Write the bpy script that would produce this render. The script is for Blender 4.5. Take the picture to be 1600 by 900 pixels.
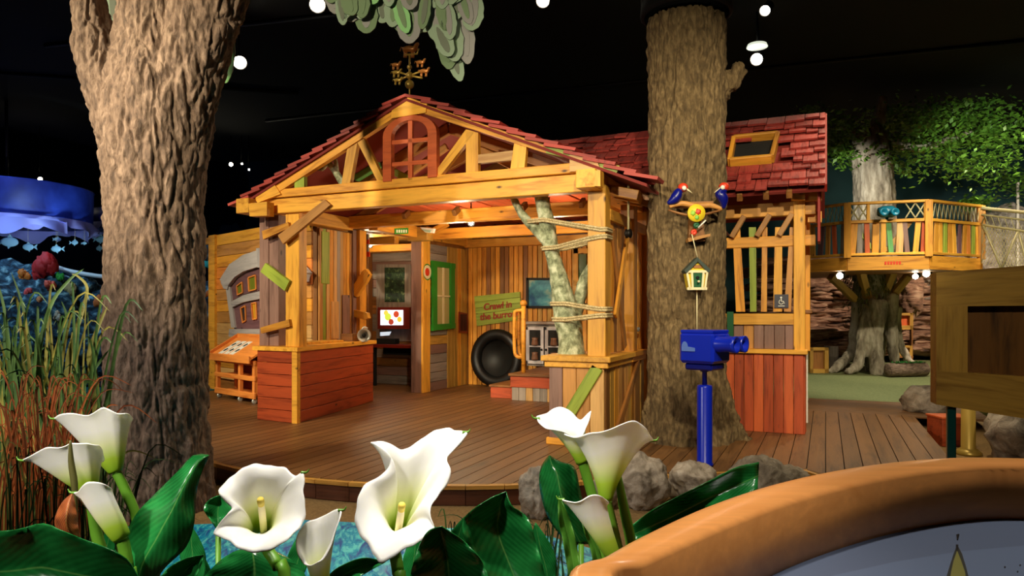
import bpy, bmesh, math, random
from mathutils import Vector, Matrix, noise
random.seed(7)
for o in list(bpy.data.objects): bpy.data.objects.remove(o)
S = bpy.context.scene
COL = S.collection

# ---------------------------------------------------------------- camera
# world: X along the playhouse facade, Y into the hall, Z up, deck surface at z = 0
F, CX, CY, H = 1107.0, 800.0, 487.0, 1.35
TH = math.atan2(490.0, F)
FW = Vector((-math.sin(TH), math.cos(TH), 0)); RT = Vector((math.cos(TH), math.sin(TH), 0)); UP = Vector((0, 0, 1))
CAM = Vector((0, 0, H))
cd = bpy.data.cameras.new('camera'); cam = bpy.data.objects.new('camera', cd); COL.objects.link(cam)
cam.location = CAM; cam.rotation_euler = (math.pi/2, 0, TH)
cd.sensor_width = 36; cd.lens = F/1600*36; cd.shift_y = (CY-450)/1600
cd.clip_start = .05; cd.clip_end = 200
S.camera = cam

# ---------------------------------------------------------------- world, lamps, exposure
S.view_settings.view_transform = 'Standard'; S.view_settings.look = 'None'
S.view_settings.gamma = 1; S.view_settings.use_curve_mapping = False
S.view_settings.exposure = 0.2
w = bpy.data.worlds.new('world'); S.world = w; w.use_nodes = True
w.node_tree.nodes['Background'].inputs[0].default_value = (.012, .014, .02, 1)
w.node_tree.nodes['Background'].inputs[1].default_value = 1

def spot(name, loc, tgt, watt, ang=50, col=(1, .86, .66), rad=.12, blend=.6):
    l = bpy.data.lights.new(name, 'SPOT'); l.energy = watt; l.color = col; l.spot_size = math.radians(ang)
    l.spot_blend = blend; l.shadow_soft_size = rad
    o = bpy.data.objects.new(name, l); COL.objects.link(o); o.location = loc
    o.rotation_euler = (Vector(tgt)-Vector(loc)).to_track_quat('-Z', 'Y').to_euler()
    return o
def point(name, loc, watt, col=(1, .8, .55), rad=.06):
    l = bpy.data.lights.new(name, 'POINT'); l.energy = watt; l.color = col; l.shadow_soft_size = rad
    o = bpy.data.objects.new(name, l); COL.objects.link(o); o.location = loc
    return o
WARM = (1, .87, .59); NEUT = (1, .93, .82)
# track spots in front of the facade
spot('track_spot', (-6.3, -.6, 4.9), (-5.5, 7.0, 1.8), 1950, 44, WARM)
spot('track_spot', (-3.3, -1.2, 3.5), (-3.7, 7.0, 2.3), 1500, 42, WARM)
spot('track_spot', (.6, .4, 5.0), (-1.7, 7.3, 1.8), 1200, 44, WARM)
spot('track_spot', (1.8, 2.4, 5.4), (-.5, 8.5, 1.6), 900, 42, WARM)
spot('track_spot', (-9.6, 2.4, 5.4), (-8.2, 8.4, 1.5), 1250, 42, WARM)
# deck and foreground
spot('deck_spot', (-2.0, 6.0, 6.0), (-3.4, 5.4, 0), 300, 62, WARM)
spot('deck_spot', (1.0, 9.3, 6.0), (.4, 8.6, 0), 420, 52, WARM)
for a_, b_, c_, d_, w_ in ((-.8, .75, -.8, 1.35, 430), (-.35, .5, -.28, 1.2, 430), (.9, 2.0, .75, 1.35, 400)):
    spot('flower_spot', RT*a_+FW*b_+UP*5.2, RT*c_+FW*d_+UP*.9, w_, 26 if a_ < 0 else 34, NEUT, .12)
spot('tree_spot', (-5.6, -1.2, 3.0), (-4.6, 3.8, .9), 470, 62, NEUT)
spot('flower_spot', RT*-2.0+FW*-.4+UP*2.7, RT*-.86+FW*1.4+UP*1.13, 330, 17, NEUT, .1)  # added front fill for the left lilies, no fixture behind it
spot('flower_spot', RT*-1.3+FW*-.3+UP*2.9, RT*.16+FW*1.4+UP*1.1, 270, 15, NEUT, .1)  # second added fill, whitens the fronts of the right lilies
spot('grass_spot', (-4.6, .4, 4.2), (-4.0, 2.6, .6), 260, 44, NEUT)  # added to brighten the reeds and rusty grass
spot('pond_spot', (-2.6, 2.8, 5.6), (-2.3, 4.2, 0), 420, 46, NEUT)  # added lamp lifting the dull pond and the carpet beside it
spot('trunk_spot', RT*6.5+FW*14.1+UP*3.9, RT*7.95+FW*16.4+UP*4.2, 200, 50, (1, .95, .8))  # added above the platform rail to light the upper trunk
spot('panel_spot', (.2, 1.2, 3.4), (1.35, 5.0, 1.15), 160, 30, WARM)  # added so the framed panel does not stay black
# inside the playhouse
for p, e in (((-5.0, 9.3, 2.3), 34), ((-3.4, 9.2, 2.3), 34), ((-4.2, 7.9, 2.35), 26), ((-7.0, 9.9, 2.3), 22)):
    point('house_lamp', p, e, (1, .78, .48), .05)
spot('wing_spot', (.9, 12.2, 5.8), (-.9, 9.4, 1.2), 300, 60, WARM)
# tree house end of the hall
spot('treehouse_spot', (4.2, 9.6, 6.1), (3.0, 15.0, 2.9), 1300, 46, WARM)
spot('lawn_spot', (2.0, 13.2, 6.0), (2.4, 14.4, .3), 1000, 74, (1, .95, .78))
spot('rock_spot', (5.0, 15.8, 6.0), (3.2, 20.5, 1.2), 2200, 70, (1, .8, .62))
spot('crown_spot', (7.0, 12.0, 3.6), (6.4, 17.5, 5.0), 260, 60, (.9, 1, .7))
spot('crown_spot', (2.6, 13.6, 4.2), (2.9, 17.4, 4.4), 600, 40, (.95, 1, .8))
# blue reef end of the hall
spot('reef_spot', (-13.5, 5.5, 5.6), (-14.0, 10.0, 1.2), 520, 70, (.4, .7, 1))
spot('reef_spot', (-17, 7.5, 5.6), (-17, 11, 1.4), 420, 80, (.35, .6, 1))
spot('reef_fill', CAM+FW*15.7+RT*-10.4+UP*.95, CAM+FW*17.4+RT*-11.6+UP*1.75, 110, 100, (.6, .85, 1), .08)  # added invisible lamp, brightens the hanging fish from below
spot('reef_fill', CAM+FW*12.2+RT*-8.0+UP*.9, CAM+FW*16+RT*-10.8+UP*2.3, 260, 30, (.5, .5, 1), .1)  # added unseen fill, throws violet onto the valance front
spot('boulder_spot', (6.6, 18.6, 6.2), (4.7, 24.2, 3.2), 700, 44, (1, .93, .8))  # extra lamp added to brighten the boulder behind the net

# ---------------------------------------------------------------- pixel helpers (1600 x 900 photograph)
def ray(px, py): return FW + RT*((px-CX)/F) + UP*((CY-py)/F)
def at(px, py, d): return CAM + ray(px, py)*d
def onY(px, py, Y): r = ray(px, py); return CAM + r*(Y/r.y)
def onX(px, py, X): r = ray(px, py); return CAM + r*(X/r.x)
def onZ(px, py, z): r = ray(px, py); return CAM + r*((z-H)/r.z)
def onP(px, py, p, n): r = ray(px, py); return CAM + r*((Vector(p)-CAM).dot(n)/r.dot(n))

# ---------------------------------------------------------------- materials
def lin(c):
    return tuple((x/255/12.92 if x/255 <= .04045 else ((x/255+.055)/1.055)**2.4) for x in c)+(1,)
def newmat(name):
    m = bpy.data.materials.new(name); m.use_nodes = True
    nt = m.node_tree; return m, nt, nt.nodes['Principled BSDF']
def N(nt, t, **kw):
    n = nt.nodes.new(t)
    for k, v in kw.items(): setattr(n, k, v)
    return n
def ramp(nt, stops):
    r = N(nt, 'ShaderNodeValToRGB'); e = r.color_ramp.elements
    while len(e) < len(stops): e.new(.5)
    for i, (p, c) in enumerate(stops): e[i].position = p; e[i].color = lin(c)
    return r
def wood(name, c1, c2, rough=.5, var=.25, fine=26, bump=.25, knots=True):
    m, nt, b = newmat(name); L = nt.links.new
    tc = N(nt, 'ShaderNodeTexCoord'); oi = N(nt, 'ShaderNodeObjectInfo')
    mu = N(nt, 'ShaderNodeMath', operation='MULTIPLY'); mu.inputs[1].default_value = 57; L(oi.outputs['Random'], mu.inputs[0])
    va = N(nt, 'ShaderNodeVectorMath', operation='ADD'); L(tc.outputs['Object'], va.inputs[0]); L(mu.outputs[0], va.inputs[1])
    mp = N(nt, 'ShaderNodeMapping'); mp.inputs['Scale'].default_value = (1.3, fine*.5, fine*.5); L(va.outputs[0], mp.inputs[0])
    n1 = N(nt, 'ShaderNodeTexNoise'); n1.inputs['Scale'].default_value = 1; n1.inputs['Detail'].default_value = 5; n1.inputs['Distortion'].default_value = .8; L(mp.outputs[0], n1.inputs[0])
    n2 = N(nt, 'ShaderNodeTexNoise'); n2.inputs['Scale'].default_value = 4.5; n2.inputs['Detail'].default_value = 3; L(mp.outputs[0], n2.inputs[0])
    mix = N(nt, 'ShaderNodeMath', operation='MULTIPLY_ADD'); mix.inputs[1].default_value = .35; L(n2.outputs[0], mix.inputs[0]); L(n1.outputs[0], mix.inputs[2])
    r = ramp(nt, [(.42, c2), (.66, c1), (.9, tuple(min(255, int(x*1.08)) for x in c1))]); L(mix.outputs[0], r.inputs[0])
    hs = N(nt, 'ShaderNodeHueSaturation'); L(r.outputs[0], hs.inputs['Color'])
    mr = N(nt, 'ShaderNodeMapRange'); mr.inputs[3].default_value = 1-var; mr.inputs[4].default_value = 1+var*.6; L(oi.outputs['Random'], mr.inputs[0]); L(mr.outputs[0], hs.inputs['Value'])
    out = hs.outputs[0]
    if knots:
        mk_ = N(nt, 'ShaderNodeMapping'); mk_.inputs['Scale'].default_value = (2.2, 5, 5); L(va.outputs[0], mk_.inputs[0])
        vo = N(nt, 'ShaderNodeTexVoronoi'); vo.inputs['Scale'].default_value = 1; L(mk_.outputs[0], vo.inputs[0])
        kr = ramp(nt, [(.03, (0, 0, 0)), (.1, (255, 255, 255))]); L(vo.outputs['Distance'], kr.inputs[0])
        mx = N(nt, 'ShaderNodeMix', data_type='RGBA'); L(kr.outputs[0], mx.inputs['Factor'])
        mx.inputs['A'].default_value = lin(tuple(int(x*.45) for x in c2)); L(out, mx.inputs['B']); out = mx.outputs['Result']
    L(out, b.inputs['Base Color'])
    bp = N(nt, 'ShaderNodeBump'); bp.inputs['Strength'].default_value = bump; bp.inputs['Distance'].default_value = .01
    L(mix.outputs[0], bp.inputs['Height']); L(bp.outputs[0], b.inputs['Normal'])
    b.inputs['Roughness'].default_value = rough
    return m
def plain(name, c, rough=.5, metal=0, var=0, spec=.5, emit=None, estr=0, trans=0, alpha=1):
    m, nt, b = newmat(name)
    b.inputs['Base Color'].default_value = lin(c); b.inputs['Roughness'].default_value = rough
    b.inputs['Metallic'].default_value = metal; b.inputs['Specular IOR Level'].default_value = spec
    if emit: b.inputs['Emission Color'].default_value = lin(emit); b.inputs['Emission Strength'].default_value = estr
    if trans: b.inputs['Transmission Weight'].default_value = trans
    return m
def mottled(name, stops, scale=4, detail=6, rough=.8, bump=.5, bdist=.02, stretch=(1, 1, 1), dist=.3, var=0, metal=0, vor=0):
    m, nt, b = newmat(name); L = nt.links.new
    tc = N(nt, 'ShaderNodeTexCoord'); oi = N(nt, 'ShaderNodeObjectInfo')
    mu = N(nt, 'ShaderNodeMath', operation='MULTIPLY'); mu.inputs[1].default_value = 31; L(oi.outputs['Random'], mu.inputs[0])
    va = N(nt, 'ShaderNodeVectorMath', operation='ADD'); L(tc.outputs['Object'], va.inputs[0]); L(mu.outputs[0], va.inputs[1])
    mp = N(nt, 'ShaderNodeMapping'); mp.inputs['Scale'].default_value = stretch; L(va.outputs[0], mp.inputs[0])
    n1 = N(nt, 'ShaderNodeTexNoise'); n1.inputs['Scale'].default_value = scale; n1.inputs['Detail'].default_value = detail
    n1.inputs['Roughness'].default_value = .62; n1.inputs['Distortion'].default_value = dist; L(mp.outputs[0], n1.inputs[0])
    hgt = n1.outputs[0]
    if vor:
        vo = N(nt, 'ShaderNodeTexVoronoi', feature='DISTANCE_TO_EDGE'); vo.inputs['Scale'].default_value = vor; L(mp.outputs[0], vo.inputs[0])
        ma = N(nt, 'ShaderNodeMath', operation='MULTIPLY_ADD', use_clamp=True); ma.inputs[1].default_value = .6; L(vo.outputs[0], ma.inputs[0])
        sb = N(nt, 'ShaderNodeMath', operation='SUBTRACT'); L(n1.outputs[0], sb.inputs[0]); sb.inputs[1].default_value = .12; L(sb.outputs[0], ma.inputs[2]); hgt = ma.outputs[0]
    r = ramp(nt, stops); L(hgt, r.inputs[0]); out = r.outputs[0]
    if var:
        hs = N(nt, 'ShaderNodeHueSaturation'); L(out, hs.inputs['Color'])
        mr = N(nt, 'ShaderNodeMapRange'); mr.inputs[3].default_value = 1-var; mr.inputs[4].default_value = 1+var; L(oi.outputs['Random'], mr.inputs[0]); L(mr.outputs[0], hs.inputs['Value']); out = hs.outputs[0]
    L(out, b.inputs['Base Color'])
    bp = N(nt, 'ShaderNodeBump'); bp.inputs['Strength'].default_value = bump; bp.inputs['Distance'].default_value = bdist
    L(hgt, bp.inputs['Height']); L(bp.outputs[0], b.inputs['Normal'])
    b.inputs['Roughness'].default_value = rough; b.inputs['Metallic'].default_value = metal
    return m

M = {}
M['honey'] = wood('honey_wood', (218, 150, 50), (164, 96, 20))
M['yellow'] = wood('yellow_wood', (230, 166, 58), (188, 120, 30))
M['pale'] = wood('pale_wood', (208, 162, 100), (178, 126, 70))
M['red'] = wood('red_stained_wood', (176, 74, 36), (124, 42, 18), var=.2)
M['brick'] = wood('orange_red_wood', (200, 92, 44), (166, 64, 26), var=.08, knots=False)
M['purple'] = wood('purple_brown_wood', (138, 104, 92), (104, 74, 64), var=.15)
M['plum'] = wood('plum_wood', (112, 78, 84), (82, 54, 62), var=.15)
M['green'] = wood('green_stained_wood', (150, 166, 58), (112, 132, 34), var=.15)
M['mint'] = wood('mint_wood', (104, 170, 96), (74, 140, 66), var=.1)
M['grey'] = wood('grey_wood', (150, 138, 128), (112, 100, 92), var=.2)
M['silver'] = wood('silver_grey_wood', (176, 170, 172), (138, 132, 138), var=.1, knots=False)
M['brown'] = wood('brown_wood', (150, 98, 46), (106, 62, 24), var=.3)
M['tan'] = wood('tan_wood', (186, 130, 66), (146, 94, 40), var=.25)
M['orange'] = wood('orange_wood', (228, 140, 62), (196, 106, 38), var=.1, knots=False)
M['olive'] = wood('olive_wood', (186, 142, 62), (140, 98, 34), var=.1, knots=False)
M['walnut'] = wood('walnut_wood', (118, 76, 30), (50, 28, 10), var=.1, fine=18, knots=False)
M['deck'] = wood('deck_wood', (118, 80, 44), (82, 52, 26), rough=.45, var=.2, knots=False)
M['decktrim'] = wood('deck_trim_wood', (206, 150, 66), (166, 110, 40), var=.15, knots=False)
M['fascia'] = wood('fascia_wood', (92, 50, 30), (60, 30, 18), var=.15, knots=False)
M['shingle'] = wood('shingle_red', (158, 58, 50), (104, 30, 28), rough=.6, var=.3, fine=40, bump=.5, knots=False)
M['roofunder'] = plain('roof_sheathing', (120, 34, 26), .8)
M['rimwood'] = wood('rim_wood', (224, 150, 82), (216, 140, 72), rough=.28, var=.02, fine=40, bump=.0, knots=False)
M['black'] = plain('black_paint', (6, 6, 7), .9)
M['dark'] = plain('dark_void', (20, 18, 16), .9)
M['rubber'] = plain('black_rubber', (14, 14, 14), .45)
M['blue'] = plain('blue_paint', (16, 40, 190), .28)
M['bluedeep'] = plain('blue_paint_deep', (10, 18, 120), .3)
M['teal'] = plain('teal_plastic', (20, 120, 150), .3)
M['white'] = plain('white_paint', (236, 234, 226), .5)
M['cream'] = plain('cream_paint', (238, 224, 180), .5)
M['ygreen'] = plain('yellow_paint', (230, 200, 40), .5)
M['gpaint'] = plain('green_paint', (40, 140, 40), .45)
M['gdark'] = plain('dark_green_paint', (10, 84, 44), .5)
M['slate'] = plain('slate_paint', (52, 66, 58), .6)
M['redpaint'] = plain('red_paint', (214, 60, 30), .45)
M['maroon'] = plain('maroon_laminate', (120, 30, 16), .4)
M['signred'] = plain('sign_red', (150, 34, 20), .6)
M['steel'] = plain('steel', (200, 200, 195), .3, .45)
M['brass'] = plain('brass', (190, 156, 72), .35, .35)
M['copper'] = plain('copper', (200, 130, 66), .35, .35)
M['iron'] = plain('dark_iron', (26, 22, 20), .55, .5)
M['glass'] = plain('teal_glass', (20, 70, 70), .1)
M['rope'] = mottled('rope_fibre', [(.3, (150, 128, 84)), (.7, (226, 206, 160))], 60, 2, .85, .6, .004)
M['netrope'] = plain('net_rope', (196, 186, 140), .8)
M['carpet'] = mottled('brown_carpet', [(.3, (110, 82, 44)), (.7, (146, 114, 66))], 60, 3, .95, .2, .004)
M['lawn'] = mottled('green_carpet', [(.3, (104, 112, 66)), (.7, (134, 140, 90))], 30, 3, .95, .2, .004)
M['reeffloor'] = plain('reef_floor', (30, 110, 110), .5)
M['sky'] = mottled('painted_backdrop', [(.3, (40, 74, 80)), (.7, (64, 98, 100))], .35, 2, .95, 0, .01)
M['reefwall'] = plain('reef_backdrop', (8, 26, 52), .95)
M['water'] = mottled('painted_water', [(.36, (0, 84, 160)), (.5, (0, 160, 196)), (.62, (90, 220, 220))], 5, 4, .25, .3, .02, (1, 3.4, 1), 1.2)
M['rock'] = mottled('grey_rock', [(.3, (96, 84, 72)), (.5, (150, 136, 120)), (.72, (194, 180, 164))], 7, 9, .85, 1, .03, (1, 1, 1), .5, .15)
M['strata'] = mottled('strata_rock', [(.32, (66, 46, 36)), (.5, (142, 104, 80)), (.7, (190, 158, 128))], 3, 8, .9, .9, .04, (1, 1, 4), .6, .2)
M['reefrock'] = mottled('reef_rock', [(.35, (14, 24, 36)), (.5, (50, 88, 104)), (.68, (160, 196, 196))], 6, 9, .85, 1, .08, (1, 1, 1), .6, 0, 0, 3)
M['barkl'] = mottled('pinkish_brown_bark', [(.28, (62, 48, 40)), (.48, (108, 86, 71)), (.7, (146, 122, 104))], 16, 9, .85, 1, .02, (1.5, 1.5, .6), .5)
M['barkm'] = mottled('olive_brown_bark', [(.28, (60, 46, 28)), (.48, (102, 82, 52)), (.7, (140, 116, 80))], 16, 9, .9, 1, .02, (1.5, 1.5, .6), .5)
M['barkg'] = mottled('grey_root_bark', [(.3, (84, 74, 60)), (.5, (160, 150, 132)), (.7, (206, 198, 180))], 4, 6, .9, .6, .03, (1.5, 1.5, .4))
M['birch'] = mottled('lichen_bark', [(.34, (88, 92, 66)), (.5, (150, 156, 122)), (.66, (206, 208, 178))], 14, 6, .85, .7, .01, (1, 1, .8))
M['moss'] = mottled('moss', [(.35, (52, 58, 22)), (.65, (112, 116, 56))], 20, 5, .95, .8, .02)

# ---------------------------------------------------------------- object helpers
WM = {}
def link(o, parent=None, world=None):
    world = world or Matrix(); COL.objects.link(o)
    if parent is not None:
        o.parent = parent; o.matrix_parent_inverse = WM[parent.name].inverted()
    o.matrix_basis = world; WM[o.name] = world
    return o
def tag(o, label=None, cat=None, group=None, kind=None):
    if label: o['label'] = label
    if cat: o['category'] = cat
    if group: o['group'] = group
    if kind: o['kind'] = kind
    return o
def thing(name, loc, label, cat, group=None):
    o = bpy.data.objects.new(name, None); o.empty_display_size = .1
    link(o, None, Matrix.Translation(loc)); return tag(o, label, cat, group)
def struct(name, loc):
    o = bpy.data.objects.new(name, None); link(o, None, Matrix.Translation(loc)); o['kind'] = 'structure'; return o
def mk(name, verts, faces, mat, parent=None, world=None, smooth=False):
    me = bpy.data.meshes.new(name); me.from_pydata([tuple(v) for v in verts], [], faces)
    me.materials.append(M[mat] if isinstance(mat, str) else mat)
    if smooth: me.polygons.foreach_set('use_smooth', [True]*len(me.polygons))
    me.update()
    return link(bpy.data.objects.new(name, me), parent, world)
def share(o, name, parent, world):
    return link(bpy.data.objects.new(name, o.data), parent, world)
def frame(o, x, z):
    x = Vector(x).normalized(); z = Vector(z); y = z.cross(x).normalized(); z = x.cross(y)
    m = Matrix((x, y, z)).transposed().to_4x4(); m.translation = Vector(o); return m
_boxc = {}
def boxdata(L, W, T, b):
    k = (round(L, 4), round(W, 4), round(T, 4), round(b, 4))
    if k in _boxc: return _boxc[k]
    bm = bmesh.new(); e = (L/2, W/2, T/2); b = min(b, min(e)*.45)
    for sx in (-1, 1):
        for sy in (-1, 1):
            for sz in (-1, 1):
                s = (sx, sy, sz)
                for k2 in range(3): bm.verts.new([s[i]*(e[i] if i == k2 else e[i]-b) for i in range(3)])
    r = bmesh.ops.convex_hull(bm, input=bm.verts)
    bmesh.ops.dissolve_limit(bm, angle_limit=.02, verts=bm.verts, edges=bm.edges)
    bmesh.ops.recalc_face_normals(bm, faces=bm.faces)
    out = ([v.co.copy() for v in bm.verts], None); bm.verts.index_update()
    out = (out[0], [[v.index for v in f.verts] for f in bm.faces]); bm.free(); _boxc[k] = out; return out
def box(name, size, mat, parent=None, world=None, bev=.006):
    v, f = boxdata(size[0], size[1], size[2], bev); return mk(name, v, f, mat, parent, world)
def beam(name, p0, p1, w, h, mat, parent=None, up=(0, 0, 1), bev=.006):
    """bar from p0 to p1; w across, h along up; grain follows the length"""
    p0, p1 = Vector(p0), Vector(p1); d = p1-p0
    up = Vector(up)
    if abs(d.normalized().dot(up.normalized())) > .99: up = Vector((0, -1, 0))
    return box(name, (d.length, w, h), mat, parent, frame((p0+p1)/2, d, up), bev)
def cbox(name, lo, hi, mat, parent=None, bev=.006):
    """axis aligned box; grain along its longest side"""
    lo, hi = Vector(lo), Vector(hi); c = (lo+hi)/2; s = hi-lo
    ax = max(range(3), key=lambda i: s[i]); e = [Vector((1, 0, 0)), Vector((0, 1, 0)), Vector((0, 0, 1))]
    x = e[ax]; z = e[(ax+2) % 3]; y = e[(ax+1) % 3]
    m = Matrix((x, y, z)).transposed().to_4x4(); m.translation = c
    return box(name, (s[ax], s[(ax+1) % 3], s[(ax+2) % 3]), mat, parent, m, bev)
def prism(name, pts, ext, mat, parent=None, smooth=False):
    """planar polygon extruded by ext; local x follows the longest edge"""
    pts = [Vector(p) for p in pts]; ext = Vector(ext); n = len(pts)
    nor = sum(((pts[i]-pts[0]).cross(pts[(i+1) % n]-pts[0]) for i in range(n)), Vector())
    if nor.dot(ext) > 0: pts = pts[::-1]
    k = max(range(n), key=lambda i: (pts[(i+1) % n]-pts[i]).length)
    c = sum(pts, Vector())/n
    m = frame(c, pts[(k+1) % n]-pts[k], ext); mi = m.inverted()
    v = [mi @ p for p in pts]+[mi @ (p+ext) for p in pts]
    f = [list(range(n)), list(range(2*n-1, n-1, -1))]+[[i, i+n, (i+1) % n+n, (i+1) % n] for i in range(n)]
    return mk(name, v, f, mat, parent, m, smooth)
def pY(name, px, Y, t, mat, parent=None): return prism(name, [onY(x, y, Y) for x, y in px], (0, t, 0), mat, parent)
def pX(name, px, X, t, mat, parent=None): return prism(name, [onX(x, y, X) for x, y in px], (t, 0, 0), mat, parent)
def smoothpts(pts, n):
    """Catmull-Rom through tuples of any length"""
    out = []; P = [pts[0]]+list(pts)+[pts[-1]]
    for i in range(1, len(P)-2):
        for k in range(n):
            t = k/n
            out.append(tuple(.5*(2*b+(c-a)*t+(2*a-5*b+4*c-d)*t*t+(3*b-a-3*c+d)*t**3) for a, b, c, d in zip(P[i-1], P[i], P[i+1], P[i+2])))
    out.append(tuple(pts[-1])); return out
def tubedata(pts, rad, seg=8):
    pts = [Vector(p) for p in pts]; n = len(pts); v = []; f = []
    ref = Vector((.31, .17, 1)) if abs((pts[-1]-pts[0]).normalized().z) < .9 else Vector((1, .2, 0))
    for i in range(n):
        t = (pts[min(i+1, n-1)]-pts[max(i-1, 0)]).normalized(); a = t.cross(ref).normalized(); b = t.cross(a)
        r = rad[i] if hasattr(rad, '__len__') else rad
        for k in range(seg):
            q = 2*math.pi*k/seg; v.append(pts[i]+a*(r*math.cos(q))+b*(r*math.sin(q)))
    for i in range(n-1):
        for k in range(seg): f.append([i*seg+k, i*seg+(k+1) % seg, (i+1)*seg+(k+1) % seg, (i+1)*seg+k])
    f.append(list(range(seg))[::-1]); f.append([(n-1)*seg+k for k in range(seg)]); return v, f
def tube(name, pts, rad, mat, parent=None, seg=10, sm=0, closed=False):
    if sm:
        hasr = hasattr(rad, '__len__')
        q = smoothpts([tuple(p)+((rad[i] if hasr else rad),) for i, p in enumerate(pts)], sm)
        pts = [x[:3] for x in q]; rad = [x[3] for x in q]
    v, f = tubedata(pts, rad, seg); c = Vector(v[0]); v = [Vector(x)-c for x in v]
    return mk(name, v, f, mat, parent, Matrix.Translation(c), True)
def lathe(name, prof, mat, parent=None, world=None, seg=24):
    v = []; f = []; n = len(prof)
    for r, z in prof:
        for k in range(seg): a = 2*math.pi*k/seg; v.append((r*math.cos(a), r*math.sin(a), z))
    for i in range(n-1):
        for k in range(seg): f.append([i*seg+k, i*seg+(k+1) % seg, (i+1)*seg+(k+1) % seg, (i+1)*seg+k])
    f.append(list(range(seg))[::-1]); f.append([(n-1)*seg+k for k in range(seg)])
    return mk(name, v, f, mat, parent, world, True)
def zto(loc, d):
    q = Vector(d).to_track_quat('Z', 'Y').to_matrix().to_4x4(); q.translation = Vector(loc); return q
def fbm(p, o=4):
    s = 0; a = .5
    for _ in range(o): s += a*noise.noise(p); p = p*2.03; a *= .5
    return s
def blobdata(size, seed, amp=.25, freq=1.2, sub=4, flat=0):
    bm = bmesh.new(); bmesh.ops.create_icosphere(bm, subdivisions=sub, radius=1); so = Vector((seed*3.1, seed*1.7, seed*.9))
    for v in bm.verts:
        n = v.co.normalized(); d = 1+amp*2*fbm(n*freq+so, 5)-amp*.5*abs(noise.noise(n*freq*2.6+so))
        v.co = Vector((n.x*size[0], n.y*size[1], n.z*size[2]))*d
        if flat: v.co.z = max(v.co.z, -size[2]*flat)
    bm.verts.index_update(); r = ([v.co.copy() for v in bm.verts], [[v.index for v in f.verts] for f in bm.faces]); bm.free(); return r
def blob(name, loc, size, seed, mat, parent=None, amp=.25, freq=1.2, sub=4, flat=.6, rz=0):
    v, f = blobdata(size, seed, amp, freq, sub, flat)
    return mk(name, v, f, mat, parent, Matrix.Translation(loc) @ Matrix.Rotation(rz, 4, 'Z'), True)
def organic(name, chains, voxel, disp, mat, parent=None):
    """tubes fused by a voxel remesh into one skin, then displaced along the normals"""
    V = []; Fc = []
    for pts, rad in chains:
        q = smoothpts([tuple(p)+(r,) for p, r in zip(pts, rad)], 8)
        v, f = tubedata([x[:3] for x in q], [x[3] for x in q], 20); o = len(V)
        V += v; Fc += [[i+o for i in g] for g in f]
    me = bpy.data.meshes.new('tmp'); me.from_pydata([tuple(v) for v in V], [], Fc); me.update()
    t = bpy.data.objects.new('tmp', me); COL.objects.link(t)
    md = t.modifiers.new('r', 'REMESH'); md.mode = 'VOXEL'; md.voxel_size = voxel
    sm = t.modifiers.new('s', 'SMOOTH'); sm.iterations = 12; sm.factor = .5
    dg = bpy.context.evaluated_depsgraph_get(); m2 = bpy.data.meshes.new_from_object(t.evaluated_get(dg))
    bpy.data.objects.remove(t); bpy.data.meshes.remove(me)
    nor = [v.normal.copy() for v in m2.vertices]
    for v, n in zip(m2.vertices, nor): v.co += n*disp(v.co, n)
    c = Vector(chains[0][0][0])
    m2.transform(Matrix.Translation(-c)); m2.name = name
    m2.materials.clear(); m2.materials.append(M[mat]); m2.polygons.foreach_set('use_smooth', [True]*len(m2.polygons)); m2.update()
    return link(bpy.data.objects.new(name, m2), parent, Matrix.Translation(c))
def bark(fx, fz, amp, seed=0):
    so = Vector((seed*5.3, seed*2.1, seed*8.7))
    def d(p, n):
        q = Vector((p.x*fx, p.y*fx, p.z*fz))+so
        q += Vector((noise.noise(q*.6), noise.noise(q*.6+Vector((9, 1, 3))), 0))*.6
        d1, pts_ = noise.voronoi(q); e = min(1, (d1[1]-d1[0])*2.6); e = e*e*(3-2*e)
        d2, pts_ = noise.voronoi(q*2.1+so); e2 = min(1, (d2[1]-d2[0])*2.6)
        return amp*(e*.8+e2*.45-.7)+amp*.8*fbm(p*11+so, 3)
    return d
def textmesh(name, body, size, ext, mat, parent, world, shear=0, bold=0):
    cu = bpy.data.curves.new(name, 'FONT'); cu.body = body; cu.size = size; cu.extrude = ext; cu.align_x = 'CENTER'; cu.align_y = 'CENTER'
    cu.shear = shear; cu.offset = bold
    t = bpy.data.objects.new('tmp', cu); COL.objects.link(t); dg = bpy.context.evaluated_depsgraph_get()
    me = bpy.data.meshes.new_from_object(t.evaluated_get(dg)); bpy.data.objects.remove(t)
    me.name = name; me.materials.clear(); me.materials.append(M[mat]); return link(bpy.data.objects.new(name, me), parent, world)
def boards(parent, p0, p1, z0, z1, n, mats, t=.025, vert=True, gap=.006, name='board', nor=None, jitter=.004):
    """n boards filling the upright rectangle over p0-p1; each is an object"""
    p0, p1 = Vector(p0), Vector(p1); d = (p1-p0); L = d.length; d.normalize(); nor = nor or Vector((d.y, -d.x, 0))
    for i in range(n):
        m = mats[i % len(mats)] if isinstance(mats, list) else mats
        if isinstance(mats, tuple): m = random.choice(mats)
        j = nor*random.uniform(-jitter, jitter)
        if vert:
            a = p0+d*(L*(i+.5)/n)+j
            beam(name, a+UP*(z0-a.z), a+UP*(z1-a.z), L/n-gap, t, m, parent, nor, .004)
        else:
            h = (z1-z0)/n; z = z0+h*(i+.5)
            beam(name, Vector((p0.x, p0.y, z))+j, Vector((p1.x, p1.y, z))+j, t, h-gap, m, parent, (0, 0, 1), .004)

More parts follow.
